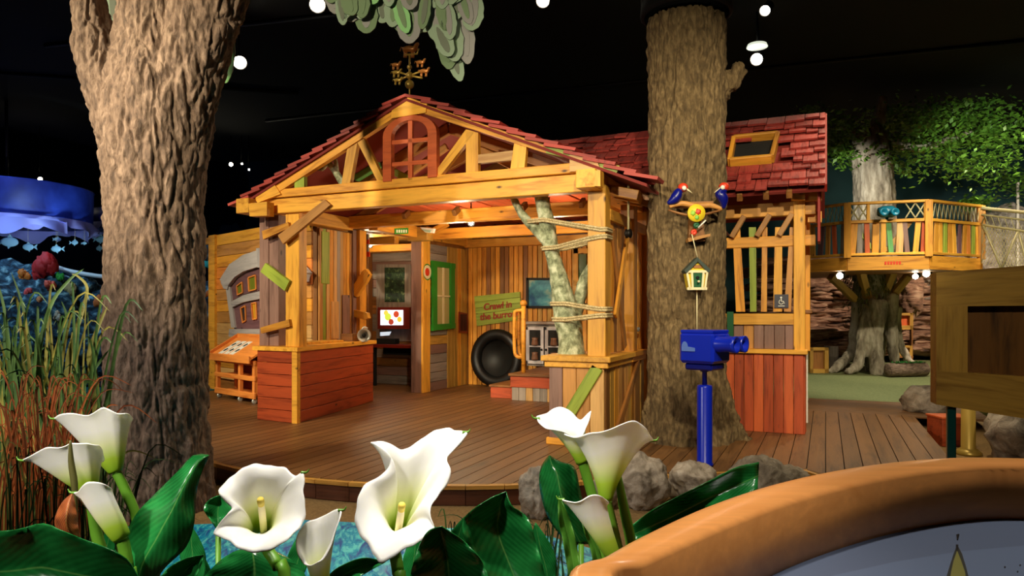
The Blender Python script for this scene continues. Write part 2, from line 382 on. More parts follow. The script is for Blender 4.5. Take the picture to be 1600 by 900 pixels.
# ================================================================= THE HALL
def slab(name, pts, z, t, mat, kind='structure'):
    o = prism(name, [(x, y, z) for x, y in pts], (0, 0, -t), mat); o['kind'] = kind; return o
GZ = -.16
slab('floor', [(-30, -6), (14, -6), (14, 34), (-30, 34)], GZ, .1, 'carpet')
slab('ceiling', [(-30, -6), (14, -6), (14, 34), (-30, 34)], 6.6, -.1, 'black')
def wallbox(name, lo, hi, mat): o = cbox(name, lo, hi, mat); o['kind'] = 'structure'; return o
wallbox('wall_back', (-8, 26.5, GZ), (14, 26.7, 6.6), 'sky')
wallbox('wall_right', (12.5, -6, GZ), (12.7, 26.5, 6.6), 'black')
wallbox('wall_left', (-27, -6, GZ), (-26.8, 33, 6.6), 'reefwall')
wallbox('wall_reef', (-26.8, 19, GZ), (-8, 19.2, 6.6), 'reefwall')
wallbox('wall_front', (-26.8, -5.9, GZ), (12.5, -5.7, 6.6), 'black')
slab('lawn_carpet', [(-2, 12.02), (12.4, 12.02), (12.4, 26.4), (-2, 26.4)], -.012, .14, 'lawn')
slab('reef_pool_floor', [(-26, 8.6), (-10.4, 8.6), (-10.4, 18.8), (-26, 18.8)], -.1, .05, 'reeffloor')
# dark ceiling pipes
for a, b, lab in (((-14, 9, 6.565), (8, 13, 6.565), 'dark ceiling pipe crossing above the playhouse ridge'), ((-14, 15, 6.565), (10, 17, 6.565), 'dark ceiling pipe far behind, above the tree house'), ((-20, 7, 6.565), (-11.5, 13.4, 6.565), 'dark ceiling pipe over the blue reef')):
    o = tube('ceiling_pipe', [a, b], .04, 'iron', None, 8); tag(o, lab, 'pipe', 'ceiling pipes')

# ----------------------------------------------------------------- pond
wp = [onZ(x, y, GZ+.02) for x, y in ((120, 826), (340, 818), (470, 812), (590, 818), (720, 826), (860, 838), (960, 868))]
pts = [(p.x, p.y) for p in wp]+[(0.1, 2.4), (-1.2, 1.9), (-3.0, 2.6), (-4.0, 3.2)]
o = prism('pond_water', [(x, y, GZ+.02) for x, y in pts], (0, 0, -.03), 'water'); tag(o, 'turquoise rippled pond between the lilies and the round deck', 'water', None, 'stuff')

# ----------------------------------------------------------------- deck
DC, DR = Vector((-4, 8, 0)), 3.45
def yfront(x):
    if x < -5.9: return 5.1+(-5.9-x)*.53
    if x <= -1.65: return DC.y-math.sqrt(DR*DR-(x-DC.x)**2)
    return 5.52+.72*(x+1.65) if x < -.2 else max(6.564-1.3*(x+.2), 6.24+.3*x)
deck = struct('deck', (-4, 8, 0))
PW = .15; x = -9.6
first = True
while x < 1.0:
    xa, xb = x+.004, x+PW-.004
    ya, yb = yfront(xa)+.05, yfront(xb)+.05
    ends = [10.5]
    poly = [(xa, ya, 0), (xb, yb, 0), (xb, 10.5, 0), (xa, 10.5, 0)]
    if x < -2.2:                       # planks under the house run on in a second length
        poly = [(xa, ya, 0), (xb, yb, 0), (xb, 9.3+.9*((int(x*100) % 3)-1), 0), (xa, 9.3+.9*((int(x*100) % 3)-1), 0)]
        y2 = poly[2][1]+.006
        prism('plank', [(xa, y2, 0), (xb, y2, 0), (xb, 12.0, 0), (xa, 12.0, 0)], (0, 0, -.03), 'deck', deck)
    prism('plank', poly, (0, 0, -.03), 'deck', deck)
    x += PW
for k in range(9):                     # cross planks at the lawn end
    y = 10.51+.166*k
    cbox('cross_plank', (-2.2, y, -.03), (1.9, y+.158, 0), 'deck', deck, .003)
# joist bed and curved edge
cx = [-9.6+.2*i for i in range(54)]
prism('joist_bed', [(a, yfront(a)+.09, -.035) for a in cx]+[(1.0, 12, -.035), (-9.6, 12, -.035)], (0, 0, -.12), 'dark', deck)
arc = []
a = -9.6
while a < 1.0: arc.append(Vector((a, yfront(a), 0))); a += .03
arc.append(Vector((1.0, yfront(1.0), 0)))
segs = [arc[0]]; acc = 0
for p, q in zip(arc, arc[1:]):
    acc += (q-p).length
    if acc > .3: segs.append(q); acc = 0
segs.append(arc[-1])
for p, q in zip(segs, segs[1:]):
    if (q-p).length < .05: continue
    d = (q-p).normalized(); n = Vector((d.y, -d.x, 0)); e = d*.003
    prism('edge_trim', [p+e, q-e, q-e-n*.065, p+e-n*.065], (0, 0, -.03), 'decktrim', deck)
    prism('fascia_board', [p+e-n*.015+UP*-.032, q-e-n*.015+UP*-.032, q-e-n*.04+UP*-.032, p+e-n*.04+UP*-.032], (0, 0, -.122), 'fascia', deck)

# ================================================================= PLAYHOUSE
YF = 6.78
house = thing('playhouse', (-4.1, 7, 0), 'open timber playhouse with red shingled gable roof standing on the deck', 'playhouse')
H_ = house
# --- facade beams (pixel outlines laid on the facade plane)
Zb0, Zb1 = 2.555, 2.735
xl, xr = onY(417, 320, YF).x, onY(914, 285, YF).x
cbox('front_beam', (xl, YF, Zb0), (xr, YF+.14, Zb1), 'yellow', H_)
xl2 = onY(402, 310, YF-.04).x; xr2 = onY(938, 265, YF-.04).x
cbox('gable_chord', (xl2, YF-.04, 2.742), (xr2, YF+.08, 2.842), 'honey', H_)
# side wall plates with projecting ends
XL, XR = -6.62, -2.02
for xc, y1 in ((XL+.08, 8.7), (XR-.12, 11.8)):
    cbox('wall_plate', (xc-.1, YF-.18, 2.56), (xc+.1, y1, 2.74), 'yellow', H_)
cbox('wall_plate', (-6.2, 8.75, 2.55), (-6.04, 11.8, 2.73), 'honey', H_)
# gable rafters, gussets and struts
YG = YF-.05
pY('rafter', [(633, 155), (390, 313), (410, 316), (612, 186)], YG, .07, 'honey', H_)
pY('rafter', [(640, 155), (853, 227), (853, 239), (664, 178)], YG, .07, 'honey', H_)
pY('rafter', [(853, 227), (892, 238), (892, 248), (853, 239)], YG, .07, 'green', H_)
pY('rafter_tail', [(930, 249), (968, 259), (962, 273), (936, 262)], YG, .07, 'green', H_)
YU = YG-.02
pY('gusset', [(638, 152), (667, 162), (665, 176), (611, 185), (612, 171)], YU, .03, 'yellow', H_)
pY('gusset', [(399, 307), (428, 287), (438, 303), (402, 317)], YU, .03, 'yellow', H_)
pY('gusset', [(890, 235), (932, 248), (938, 266), (890, 268)], YU, .03, 'pale', H_)
YS = YG+.02
for q, m in (([(460, 281), (475, 272), (475, 300), (460, 302)], 'green'),
             ([(544, 223), (560, 214), (546, 290), (533, 290)], 'yellow'),
             ([(555, 216), (566, 211), (599, 280), (590, 284)], 'yellow'),
             ([(680, 268), (686, 277), (742, 206), (728, 202)], 'yellow'),
             ([(728, 204), (747, 207), (747, 272), (728, 274)], 'yellow'),
             ([(747, 241.7), (802, 235), (802, 250), (747, 255)], 'pale'),
             ([(804, 219), (823, 224), (819, 265), (797, 266)], 'yellow')):
    pY('strut', q, YS, .06, m, H_)
# corner joints at the eaves
for q in ([(388, 318), (417, 315), (417, 337), (390, 338)], [(915, 266), (938, 266), (938, 291), (915, 290)]):
    pY('beam_end', q, YF-.18, .12, 'yellow', H_)
for px, Yb in ((955, 7.05), (965, 7.35), (975, 7.7)):
    c = onY(px, 285, Yb); ox = XR+.3 if abs(Yb-7.606) > .5 else min(XR+.3, -1.35-math.sqrt(.5**2-(Yb-7.606)**2)); beam('outrigger', (XR-.1, Yb, 2.62), (ox, Yb, 2.62-(ox-XR+.1)*.25), .08, .1, 'honey', H_)
# --- arched window in the gable
YA = YG-.01
def archring(xo0, xo1, yb0, yb1, top, spring):
    P = [onY(xo0, yb0, YA)]
    a, b = onY(xo0, spring, YA), onY(xo1, spring-3, YA); t = onY((xo0+xo1)/2, top, YA)
    n = 14
    for i in range(n+1):
        q = math.pi-math.pi*i/n
        P.append(Vector(((a.x+b.x)/2+(b.x-a.x)/2*math.cos(q), YA, a.z+(t.z-a.z)*math.sin(q)+(b.z-a.z)*i/n*.3)))
    P.append(onY(xo1, yb1, YA)); return P
Oo = archring(598, 682, 284, 276, 179, 214); Oi = archring(611, 668, 283, 277.5, 187, 213)
v = Oo+Oi; n = len(Oo); ex = Vector((0, .07, 0)); v = v+[p+ex for p in v]; f = []
c = onY(640, 284, YA)
for i in range(n-1):
    f += [[i, i+1, n+i+1, n+i], [2*n+i+1, 2*n+i, 3*n+i, 3*n+i+1], [i+1, i, 2*n+i, 2*n+i+1], [n+i, n+i+1, 3*n+i+1, 3*n+i]]
f += [[0, n, 3*n, 2*n], [n-1, 3*n-1, 4*n-1, 2*n-1]]
awin = mk('arched_window', [p-c for p in v], f, 'brick', H_, Matrix.Translation(c))
pY('muntin', [(637.5, 186), (644, 186), (644, 281), (637.5, 282)], YA+.02, .03, 'brick', awin)
pY('muntin', [(610, 220), (669, 214), (669, 220), (610, 226)], YA+.02, .03, 'brick', awin)
pY('muntin', [(610, 254), (669, 249), (669, 255), (610, 260)], YA+.02, .03, 'brick', awin)
# --- main roof: sheathing, rafters and shingles (ridge runs along Y)
RX, RZ, SL = -4.25, 3.715, .425
def roofz(x): return RZ-abs(x-RX)*SL
EX = (-6.72, -1.56); YR0, YR1 = 6.68, 12.0
TRK = at(1073, 487, 7.5); TRR = .425           # big trunk standing in a notch of the eave
def eavex(y0, y1=None):
    y1 = y0 if y1 is None else y1; dy = 0 if y0 <= TRK.y <= y1 else min(abs(y0-TRK.y), abs(y1-TRK.y))
    return EX[1] if dy >= TRR else min(EX[1], TRK.x-math.sqrt(TRR*TRR-dy*dy))
for s, xe in ((-1, EX[0]), (1, EX[1])):
    ze = roofz(xe)
    edge = [(xe, YR0+.02), (xe, YR1)] if s < 0 else [(xe, YR0+.02)]+[(eavex(TRK.y+TRR*q/8), TRK.y+TRR*q/8) for q in range(-8, 9)]+[(xe, YR1)]
    sh = prism('roof_slope', [(RX, YR0+.02, RZ)]+[(a_, b_, roofz(a_)) for a_, b_ in edge]+[(RX, YR1, RZ)], (0, 0, -.03), 'roofunder', H_)
    L = math.hypot(xe-RX, ze-RZ); dx = Vector((xe-RX, 0, ze-RZ)).normalized(); nn = Vector((-dx.z*s, 0, dx.x*s)).normalized()
    if nn.z < 0: nn = -nn
    rows = 13; stuff_v = []; stuff_f = []
    for r in range(rows):
        t0 = L*r/rows-.02; t1 = L*(r+1)/rows+.1
        y = YR0-random.uniform(0, .02)
        while y < YR1:
            wd = random.uniform(.2, .36); y1 = min(y+wd, YR1)
            lift = .042+random.uniform(0, .012); e = random.uniform(-.015, .03)
            te = t1+e
            if s > 0 and eavex(y, y1) < EX[1]: te = min(te, (eavex(y, y1)-.01-RX)/dx.x)
            if te < t0+.04: y = y1; continue
            a = Vector((RX, 0, RZ))+dx*t0+nn*(.008); b = Vector((RX, 0, RZ))+dx*te+nn*(lift+.012)
            q = [Vector((a.x, y+.005, a.z)), Vector((a.x, y1-.005, a.z)), Vector((b.x, y1-.005, b.z)), Vector((b.x, y+.005, b.z))]
            if y < YR0+.55: prism('shingle', q, nn*.032, 'shingle', sh)
            else:
                o_ = len(stuff_v); stuff_v += q+[p+nn*.032 for p in q]
                stuff_f += [[o_+i for i in g] for g in ((0, 1, 2, 3), (7, 6, 5, 4), (0, 4, 5, 1), (1, 5, 6, 2), (2, 6, 7, 3), (3, 7, 4, 0))]
            y = y1
    tag(mk('rear_shingles', stuff_v, stuff_f, 'shingle', sh), kind='stuff')
for y in (7.7, 8.68, 9.6, 10.5, 11.6):        # inner rafters seen through the gable
    for s, xe in ((-1, EX[0]+.2), (1, EX[1]-.2)):
        beam('inner_rafter', (RX, y, RZ-.1), (xe, y, roofz(xe)-.1), .07, .13, 'brown', H_)
# inner braces
beam('brace', (-5.6, 7.9, 2.8), (-4.4, 7.9, 3.45), .06, .09, 'tan', H_)
beam('brace', (-2.9, 7.9, 2.8), (-4.0, 7.9, 3.4), .06, .09, 'tan', H_)
beam('brace', onY(556, 278, 7.6), onY(592, 256, 7.6), .09, .1, 'mint', H_)
beam('brace', onY(615, 268, 7.8), onY(648, 285, 7.8), .06, .09, 'green', H_)
# branch lying in the gable
tube('gable_branch', [onY(538, 291, 7.0), onY(524, 268, 6.98), onY(509, 249, 6.96)], [.045, .04, .03], 'birch', H_, 10, 4)
tube('gable_branch', [onY(526, 270, 6.98), onY(525, 255, 6.98), onY(523, 242, 6.98)], [.032, .026, .018], 'birch', H_, 8, 3)
tube('gable_branch', [onY(512, 254, 6.96), onY(503, 265, 6.97), onY(493, 262, 6.98)], [.028, .02, .014], 'birch', H_, 8, 3)
# --- cross beams inside
def xb(name, Y, x0, x1, z0, z1, m, t=.14): cbox(name, (x0, Y, z0), (x1, Y+t, z1), m, H_)
xb('cross_beam', 8.6, -6.55, XR, 2.585, 2.76, 'honey')
xb('cross_beam', 7.55, -6.5, XR, 2.69, 2.80, 'honey', .1)
xb('cross_beam', 10.05, -6.2, XR, 2.53, 2.70, 'honey')
xb('cross_beam', 11.6, -6.1, XR, 2.53, 2.68, 'honey')
for x_ in (-5.4, -4.6, -3.6, -2.8):
    beam('joist_hanger', (x_, 8.58, 2.76), (x_, 8.45, 2.68), .06, .08, 'brown', H_)
beam('knee_brace', onY(655, 372, 10.0), onY(700, 349, 10.0), .05, .1, 'honey', H_)
cbox('beam_block', (-6.22, 9.85, 2.5), (-5.85, 10.05, 2.72), 'olive', H_)
# red ceiling boards between the beams
for k in range(8): cbox('loft_board', (-5.9+.46*k, 8.8, 2.92), (-5.48+.46*k, 11.6, 2.95), 'red', H_)
# --- posts on the counters
pz = .92
def postY(px0, px1, Y, z0, z1, d, m):
    a, b = onY(px0, 450, Y).x, onY(px1, 450, Y).x
    return cbox('post', (a, Y, z0), (b, Y+d, z1), m, H_)
postY(405, 419, YF+.1, pz, 2.56, .05, 'purple')
cbox('post', (onY(418, 450, YF+.12).x, YF+.12, pz), (onY(435, 450, YF+.12).x, YF+.27, 2.56), 'purple', H_)
postY(446, 467, YF+.05, pz, 2.56, .15, 'yellow')
cbox('post', (onY(918, 450, YF+.06).x, YF+.06, .9), (onY(946, 450, YF+.06).x, YF+.25, 2.62), 'yellow', H_)
for q, m, Y in (([(409, 361), (450, 347), (452, 356), (411, 374)], 'honey', YF+.0), ([(434, 368), (507, 312), (516, 320), (442, 381)], 'tan', YF-.05),
                ([(414.5, 411), (452, 439), (444.5, 454.5), (406.7, 424.5)], 'green', YF+.0), ([(406.7, 512), (451, 499), (453, 510), (408, 521)], 'honey', YF+.0)):
    pY('nailed_plank', q, Y, .045, m, H_)
# right bay behind the corner post
XS = -2.05
cbox('post', (XS-.08, 7.85, .9), (XS+.08, 8.0, 2.6), 'honey', H_)
cbox('post', (XS-.12, 8.55, 0), (XS+.06, 8.7, 2.6), 'honey', H_)
boards(H_, (XS, 7.12, 0), (XS, 7.66, 0), .92, 2.3, 4, ['honey', 'brown', 'tan', 'brown'], .03, True, .004, 'side_board', Vector((1, 0, 0)))
beam('cross_brace', (XS+.03, 7.14, 2.2), (XS+.03, 7.64, .96), .09, .03, 'brown', H_, (1, 0, 0))
beam('cross_brace', (XS+.06, 7.64, 2.2), (XS+.06, 7.14, 1.3), .09, .03, 'honey', H_, (1, 0, 0))
cbox('side_rail', (XS-.05, 7.0, 2.28), (XS+.05, 8.6, 2.4), 'yellow', H_)
for y in (8.34, 8.42, 8.5): cbox('baluster', (XS-.03, y, .9), (XS+.01, y+.04, 2.3), 'honey', H_)
# --- walls
wl = struct  # (walls of the playhouse are parts of it)
def wallpart(name, lo, hi, m='brown'):
    o = cbox(name, lo, hi, m, H_); return o
back = wallpart('back_wall', (-6.2, 11.76, 0), (XR+.1, 11.84, 2.6))
boards(back, (-6.08, 11.74, 0), (XR, 11.74, 0), .0, 2.55, 44, ('honey', 'honey', 'olive', 'olive', 'honey', 'brown'), .03, True, .012, 'board', Vector((0, -1, 0)), .008)
gw = wallpart('side_wall', (-6.3, 10.16, 0), (-6.14, 11.76, 2.55))
boards(gw, (-6.13, 10.36, 0), (-6.13, 10.98, 0), 0, 1.1, 7, ('grey', 'olive', 'purple', 'grey'), .03, False, .008, 'board', Vector((1, 0, 0)))
boards(gw, (-6.13, 10.36, 0), (-6.13, 10.98, 0), 1.1, 2.5, 9, ('grey', 'olive', 'grey', 'purple'), .03, False, .008, 'board', Vector((1, 0, 0)))
boards(gw, (-6.12, 10.98, 0), (-6.12, 11.74, 0), 0, 2.5, 6, ('honey', 'yellow', 'olive'), .03, True, .008, 'board', Vector((1, 0, 0)))
cbox('end_board', (-6.32, 10.12, 0), (-6.12, 10.16, 2.55), 'purple', gw)
cbox('end_board', (-6.13, 10.12, 0), (-6.09, 10.36, 2.55), 'yellow', gw)
sw = wallpart('side_wall', (-6.72, 8.1, .02), (-6.62, 9.0, 2.56))
boards(sw, (-6.6, 8.1, 0), (-6.6, 8.9, 0), .9, 2.54, 10, ['tan', 'green', 'pale', 'honey', 'pale', 'grey', 'pale', 'honey', 'yellow', 'tan'], .03, True, .005, 'board', Vector((1, 0, 0)), .01)
for y, z0, z1, m in ((8.14, 1.75, 2.5, 'green'), (8.62, .95, 1.6, 'purple'), (8.36, .95, 1.5, 'pale')):
    cbox('patch_board', (-6.585, y, z0), (-6.565, y+.17, z1), m, sw)
cbox('corner_post', (-6.66, 8.95, 0), (-6.5, 9.12, 2.6), 'honey', H_)
cbox('corner_post', (-6.66, 8.86, .0), (-6.56, 8.95, 2.6), 'purple', H_)
# angled wall with the crooked window
A0, A1 = at(331, 487, 12.55), at(488, 487, 10.11)
A0.z = A1.z = 0; dA = (A1-A0).normalized(); nA = Vector((dA.y, -dA.x, 0))
aw = prism('angled_wall', [A0-nA*.03, A1-nA*.03, A1-nA*.08, A0-nA*.08], (0, 0, 2.55), 'brown', H_)
boards(aw, A0+dA*.2, A1, .2, 2.69, 13, ('honey', 'orange', 'yellow', 'tan', 'pale'), .035, False, .006, 'board', nA, .006)
prism('angled_post', [A0+nA*.06, A0+dA*.26+nA*.06, A0+dA*.26-nA*.1, A0-nA*.1], (0, 0, 2.69), 'yellow', H_)
beam('post_cap', A0+UP*2.6-dA*.13, A0+UP*2.6+dA*.1, .12, .12, 'yellow', H_)
# alcove back wall behind the computer
al = wallpart('alcove_wall', (-8.1, 11.22, 0), (-6.3, 11.3, 2.5))
boards(al, (-7.95, 11.2, 0), (-6.32, 11.2, 0), 0, 2.45, 15, ('grey', 'grey', 'brown', 'purple'), .03, False, .006, 'board', Vector((0, -1, 0)))
cbox('alcove_post', (-7.98, 11.05, 0), (-7.84, 11.2, 2.5), 'brown', H_)
cbox('alcove_beam', (-8.0, 10.6, 2.42), (-6.3, 10.74, 2.54), 'honey', H_)
for k in range(4): cbox('alcove_roof_board', (-8.1+.47*k, 8.95, 2.62), (-7.65+.47*k, 11.3, 2.66), 'olive', H_)
cbox('alcove_beam', (-8.0, 9.6, 2.44), (-6.3, 9.72, 2.56), 'honey', H_)
# green framed window in the side wall
gwin = prism('window_sash', [onX(x, y, -6.09) for x, y in ((680, 411), (708, 415), (708, 511), (680, 514))], (-.02, 0, 0), plain('bright_pane', (190, 180, 120), .15), gw)
for q in ([(676, 407), (712, 412), (712, 420), (676, 416)], [(676, 507), (712, 505), (712, 513), (676, 517)], [(677, 407), (683.5, 408), (683.5, 516), (677, 517)], [(705, 411), (711, 412), (711, 513), (705, 514)]):
    pX('window_casing', q, -6.06 if q[0][1]-q[2][1] > -90 else -6.052, -.04, 'gpaint', gw)
for q in ([(692, 414), (694.5, 414), (694.5, 512), (692, 512)], [(683, 461), (706, 462), (706, 464.5), (683, 463.5)]):
    pX('glazing_bar', q, -6.07, -.015, 'cream', gw)
for z in (0,):
    pX('vent_grille', [(718, 487), (731, 490), (731, 521), (718, 520)], -6.08, -.03, 'maroon', gw)
    for k in range(4): pX('vent_slot', [(720+2.6*k, 491), (721.4+2.6*k, 491), (721.4+2.6*k, 517), (720+2.6*k, 517)], -6.075, -.01, 'dark', gw)

# ================================================================= SHINGLED WING
wing = thing('shingled_wing', (-.8, 8.6, 0), 'small timber wing with red shingled roof and skylight beside the big trunk', 'playhouse')
WE, WZ, WR, WRZ = 8.1, 2.66, 9.35, 3.72      # eave y,z and ridge y,z
wdir = Vector((0, WR-WE, WRZ-WZ)); WL = wdir.length; wdir.normalize(); wn = Vector((0, -wdir.z, wdir.y))
def W3(x, t, o=0): return Vector((x, WE, WZ))+wdir*t+wn*o
wx0, wx1 = -2.6, 0.0
def valley(z): return RX+(RZ+.085-z)/SL
vb_, vt_ = valley(WZ-.06), valley(WRZ-.06)
rf = prism('roof_slope', [W3(vb_, 0, -.03), W3(wx1-.01, 0, -.03), W3(wx1-.01, WL, -.03), W3(vt_, WL, -.03)], wn*-.03, 'roofunder', wing)
prism('rear_slope', [(vt_, WR, WRZ), (wx1-.01, WR, WRZ), (wx1-.01, 2*WR-WE, WZ), (vb_, 2*WR-WE, WZ)], (0, 0, -.03), 'roofunder', wing)
rows = 10
skx = (-1.02, -.56); skt = (WL*.38, WL*.72)
for r in range(rows):
    t0 = WL*r/rows; t1 = WL*(r+1)/rows+.06
    xq = valley(W3(0, t0).z-.03)+.01
    while xq < wx1-.02:
        wd = random.uniform(.1, .26); x1 = min(xq+wd, wx1)
        if x1 > wx1-.06: x1 = wx1
        e = random.choice((-.05, -.03, 0, .0, .02, .045)); th = .018+.012*random.random()
        tm = (t0+t1)/2
        if not (x1 > skx[0]-.02 and xq < skx[1]+.02 and skt[0]-.06 < tm < skt[1]+.02):
            q = [W3(xq+.004, t0+e, .03+.006*random.random()), W3(x1-.004, t0+e, .03+.006*random.random()), W3(x1-.004, t1, -.012), W3(xq+.004, t1, -.012)]
            c = sum(q, Vector())/4; m = frame(c, wdir, wn); mi = m.inverted(); qq = [mi @ p for p in q]; tt = Vector((0, 0, th))
            mk('shingle', qq+[p+tt for p in qq], [[0, 3, 2, 1], [4, 5, 6, 7], [0, 1, 5, 4], [1, 2, 6, 5], [2, 3, 7, 6], [3, 0, 4, 7]], 'shingle', rf, m)
        xq = x1
sk = (W3(skx[0], skt[0], 0), W3(skx[1], skt[0], 0), W3(skx[1]+.04, skt[1], 0), W3(skx[0], skt[1], 0))
prism('skylight_well', [p-wn*.01 for p in sk], wn*-.02, 'dark', wing)
for i in range(4):
    a, b = sk[i], sk[(i+1) % 4]; beam('skylight_frame', a+wn*.03, b+wn*.03, .05, .11, 'honey', wing, wn)
beam('barge_board', W3(wx1, 0, -.02), W3(wx1, WL, -.02), .03, .1, 'signred', wing, wn)
cbox('gable_end', (wx1-.08, WE+.15, 2.1), (wx1-.05, WE+.5, 2.75), 'signred', wing)
# timber frame of the wing
YW = 8.42
cbox('post', (onY(1240, 450, YW).x, YW, .9), (onY(1258, 450, YW).x, YW+.13, 2.58), 'yellow', wing)
cbox('post', (-.215, YW+.3, .9), (-.16, YW+.38, 2.5), 'honey', wing)
for z0, z1, y in ((2.42, 2.57, YW+.025), (2.08, 2.2, YW+.05)):
    cbox('header_beam', (-1.5, y, z0), (-.1, y+.12, z1), 'honey', wing)
pY('beam_end', [(1236, 297), (1258, 297), (1258, 312), (1236, 312)], YW-.12, .12, 'yellow', wing)
pY('beam_end', [(1258, 298), (1271, 290), (1284, 290), (1284, 312), (1258, 314)], YW-.05, .12, 'yellow', wing)
pY('beam_end', [(1262, 330), (1284, 330), (1284, 347), (1262, 347)], YW+.1, .12, 'honey', wing)
for px in (1160, 1200, 1235):
    p = onY(px, 340, YW); beam('rafter_tail', (p.x, YW-.3, 2.6), (p.x, YW+.4, 2.98), .06, .09, 'brown', wing)
    beam('strut', (p.x-.12, YW+.02, 2.2), (p.x+.02, YW+.02, 2.44), .05, .06, 'tan', wing)
for q, m in (([(1145, 362), (1156, 355), (1164, 487), (1150, 487)], 'honey'), ([(1170, 355), (1181, 355), (1182, 487), (1172, 487)], 'green'), ([(1191, 355), (1199, 355), (1198, 487), (1189, 487)], 'honey'),
             ([(1211, 355), (1222, 355), (1222, 487), (1208, 487)], 'yellow'), ([(1234, 355), (1241, 355), (1236, 487), (1225, 487)], 'tan')):
    pY('picket', q, YW+.06, .04, m, wing)
pY('rail', [(1120, 490), (1243, 490), (1243, 507), (1120, 507)], YW+.02, .09, 'yellow', wing)
xa = onY(1100, 520, YW+.04).x; xb_ = onY(1243, 520, YW+.04).x
boards(wing, (xa, YW+.06, 0), (xb_, YW+.06, 0), .93, 1.2, 9, ('brown', 'purple', 'tan', 'brown'), .03, True, .005, 'panel_board', Vector((0, -1, 0)))
xa = onY(1118, 600, YW).x; xb_ = onY(1256, 600, YW).x
boards(wing, (xa, YW, 0), (xb_, YW, 0), .0, .875, 9, ['red', 'brick', 'red'], .03, True, .005, 'apron_board', Vector((0, -1, 0)))
cbox('sill', (xa, YW-.05, .88), (xb_+.04, YW+.16, .93), 'yellow', wing)
boards(wing, (xb_, YW+.0, 0), (xb_, YW+.5, 0), 0, .88, 4, ['red', 'brick'], .03, True, .005, 'apron_board', Vector((1, 0, 0)))
for y, m, z0, z1 in ((8.95, 'white', .05, 1.15), (9.02, 'mint', .3, 1.2), (8.9, 'redpaint', 1.0, 1.35)):
    cbox('side_slat', (xb_-.02, y, z0), (xb_+.03, y+.04, z1), m, wing)
cbox('handrail_end', (xb_-.03, 8.7, 1.33), (xb_+.08, 9.0, 1.37), 'brown', wing)
pY('green_shutter', [(1136, 487), (1146, 487), (1146, 526), (1136, 526)], YW-.02, .03, 'gdark', wing)

# ================================================================= COUNTERS AND PEDESTAL
ctr = thing('counter', (-6.1, 7.6, 0), 'red plank counter with ochre top under the nailed posts', 'counter')
cA, cB, cC = Vector((-6.5, 6.83, 0)), Vector((-5.84, 6.77, 0)), Vector((-6.24, 8.9, 0))
dAB = (cB-cA).normalized(); dBC = (cC-cB).normalized(); nAB = Vector((dAB.y, -dAB.x, 0)); nBC = Vector((dBC.y, -dBC.x, 0))
boards(ctr, cA, cB-dAB*.06, 0, .87, 6, 'red', .03, False, .006, 'board', nAB, .003)
boards(ctr, cB+dBC*.04, cC, 0, .87, 6, 'red', .03, False, .006, 'board', nBC, .003)
prism('corner_post', [cB-dAB*.06+nAB*.02, cB+nAB*.02+nBC*.02, cB+dBC*.05+nBC*.02, cB-dAB*.06+dBC*.05], (0, 0, .87), 'yellow', ctr)
prism('counter_top', [cA+nAB*.05-dAB*.05+UP*.87, cB+nAB*.05+nBC*.05+UP*.87, cC+nBC*.05+dBC*.05+UP*.87, Vector((-6.56, 8.95, .87)), Vector((-6.56, 7.1, .87))], (0, 0, .05), 'yellow', ctr)
cbox('core', (-6.48, 6.95, .02), (-6.28, 8.8, .86), 'dark', ctr)
# steel horn, small tray and blocks on the counter
p = at(569, 524, 10.25); hn = thing('steel_horn', (p.x, p.y, .92), 'shiny round steel cup on the end of the red counter', 'horn')
tc = (CAM-p).normalized()
lathe('bell', [(.02, -.06), (.05, -.05), (.085, 0), (.098, .03), (.09, .035), (.06, .0), (.03, -.03), (.0, -.035)], 'steel', hn, zto(p, tc))
lathe('hub', [(.025, -.03), (.03, .0), (.02, .03), (0, .034)], 'iron', hn, zto(p, tc), 16)
tube('loop', [p+UP*.06+RT*-.05, p+UP*.12, p+UP*.1+RT*.05], .012, 'steel', hn, 8, 4)
cbox('foot', (p.x-.04, p.y-.04, .92), (p.x+.04, p.y+.04, p.z-.05), 'steel', hn)
p = at(548, 523, 10.3); tr = thing('small_tray', (p.x, p.y, .92), 'small brown wooden box beside the steel cup', 'box')
cbox('base', (p.x-.12, p.y-.08, .92), (p.x+.1, p.y+.08, .935), 'brown', tr)
for a, b in (((-.12, -.08), (.1, -.065)), ((-.12, .065), (.1, .08)), ((-.12, -.08), (-.105, .08)), ((.085, -.08), (.1, .08))):
    cbox('side', (p.x+a[0], p.y+a[1], .935), (p.x+b[0], p.y+b[1], 1.03), 'brown', tr)
p = at(492, 529, 9.6)
sg = thing('low_sandbox', (p.x, p.y, .92), 'shallow pale wooden tray lying on the red counter', 'tray')
for k in range(4): cbox('slat', (p.x-.16, p.y-.5+.26*k, .92), (p.x+.1, p.y-.28+.26*k, .95), 'yellow', sg)

ped = thing('pedestal', (-2.28, 7.2, 0), 'boarded timber pedestal with green brace carrying the lichen covered trunk', 'pedestal')
x0, x1, y0, y1 = -2.58, -2.0, YF, 8.34
boards(ped, (x0, y0, 0), (x1, y0, 0), .06, .82, 4, ['purple', 'tan', 'tan', 'pale'], .035, True, .004, 'board', Vector((0, -1, 0)), .004)
boards(ped, (x1, y0+.02, 0), (x1, y1, 0), .0, .82, 11, ('honey', 'brown', 'olive', 'tan'), .035, True, .006, 'board', Vector((1, 0, 0)), .008)
boards(ped, (x0, y0+.02, 0), (x0, y0+.85, 0), 0, .82, 5, ('purple', 'tan'), .035, True, .006, 'board', Vector((-1, 0, 0)), .004)
beam('brace', (x0+.1, y0-.035, .12), (x1-.06, y0-.035, .8), .12, .03, 'green', ped, (0, -1, 0))
beam('brace', (x1+.035, y0+.3, .1), (x1+.035, y1-.3, .78), .1, .03, 'brown', ped, (1, 0, 0))
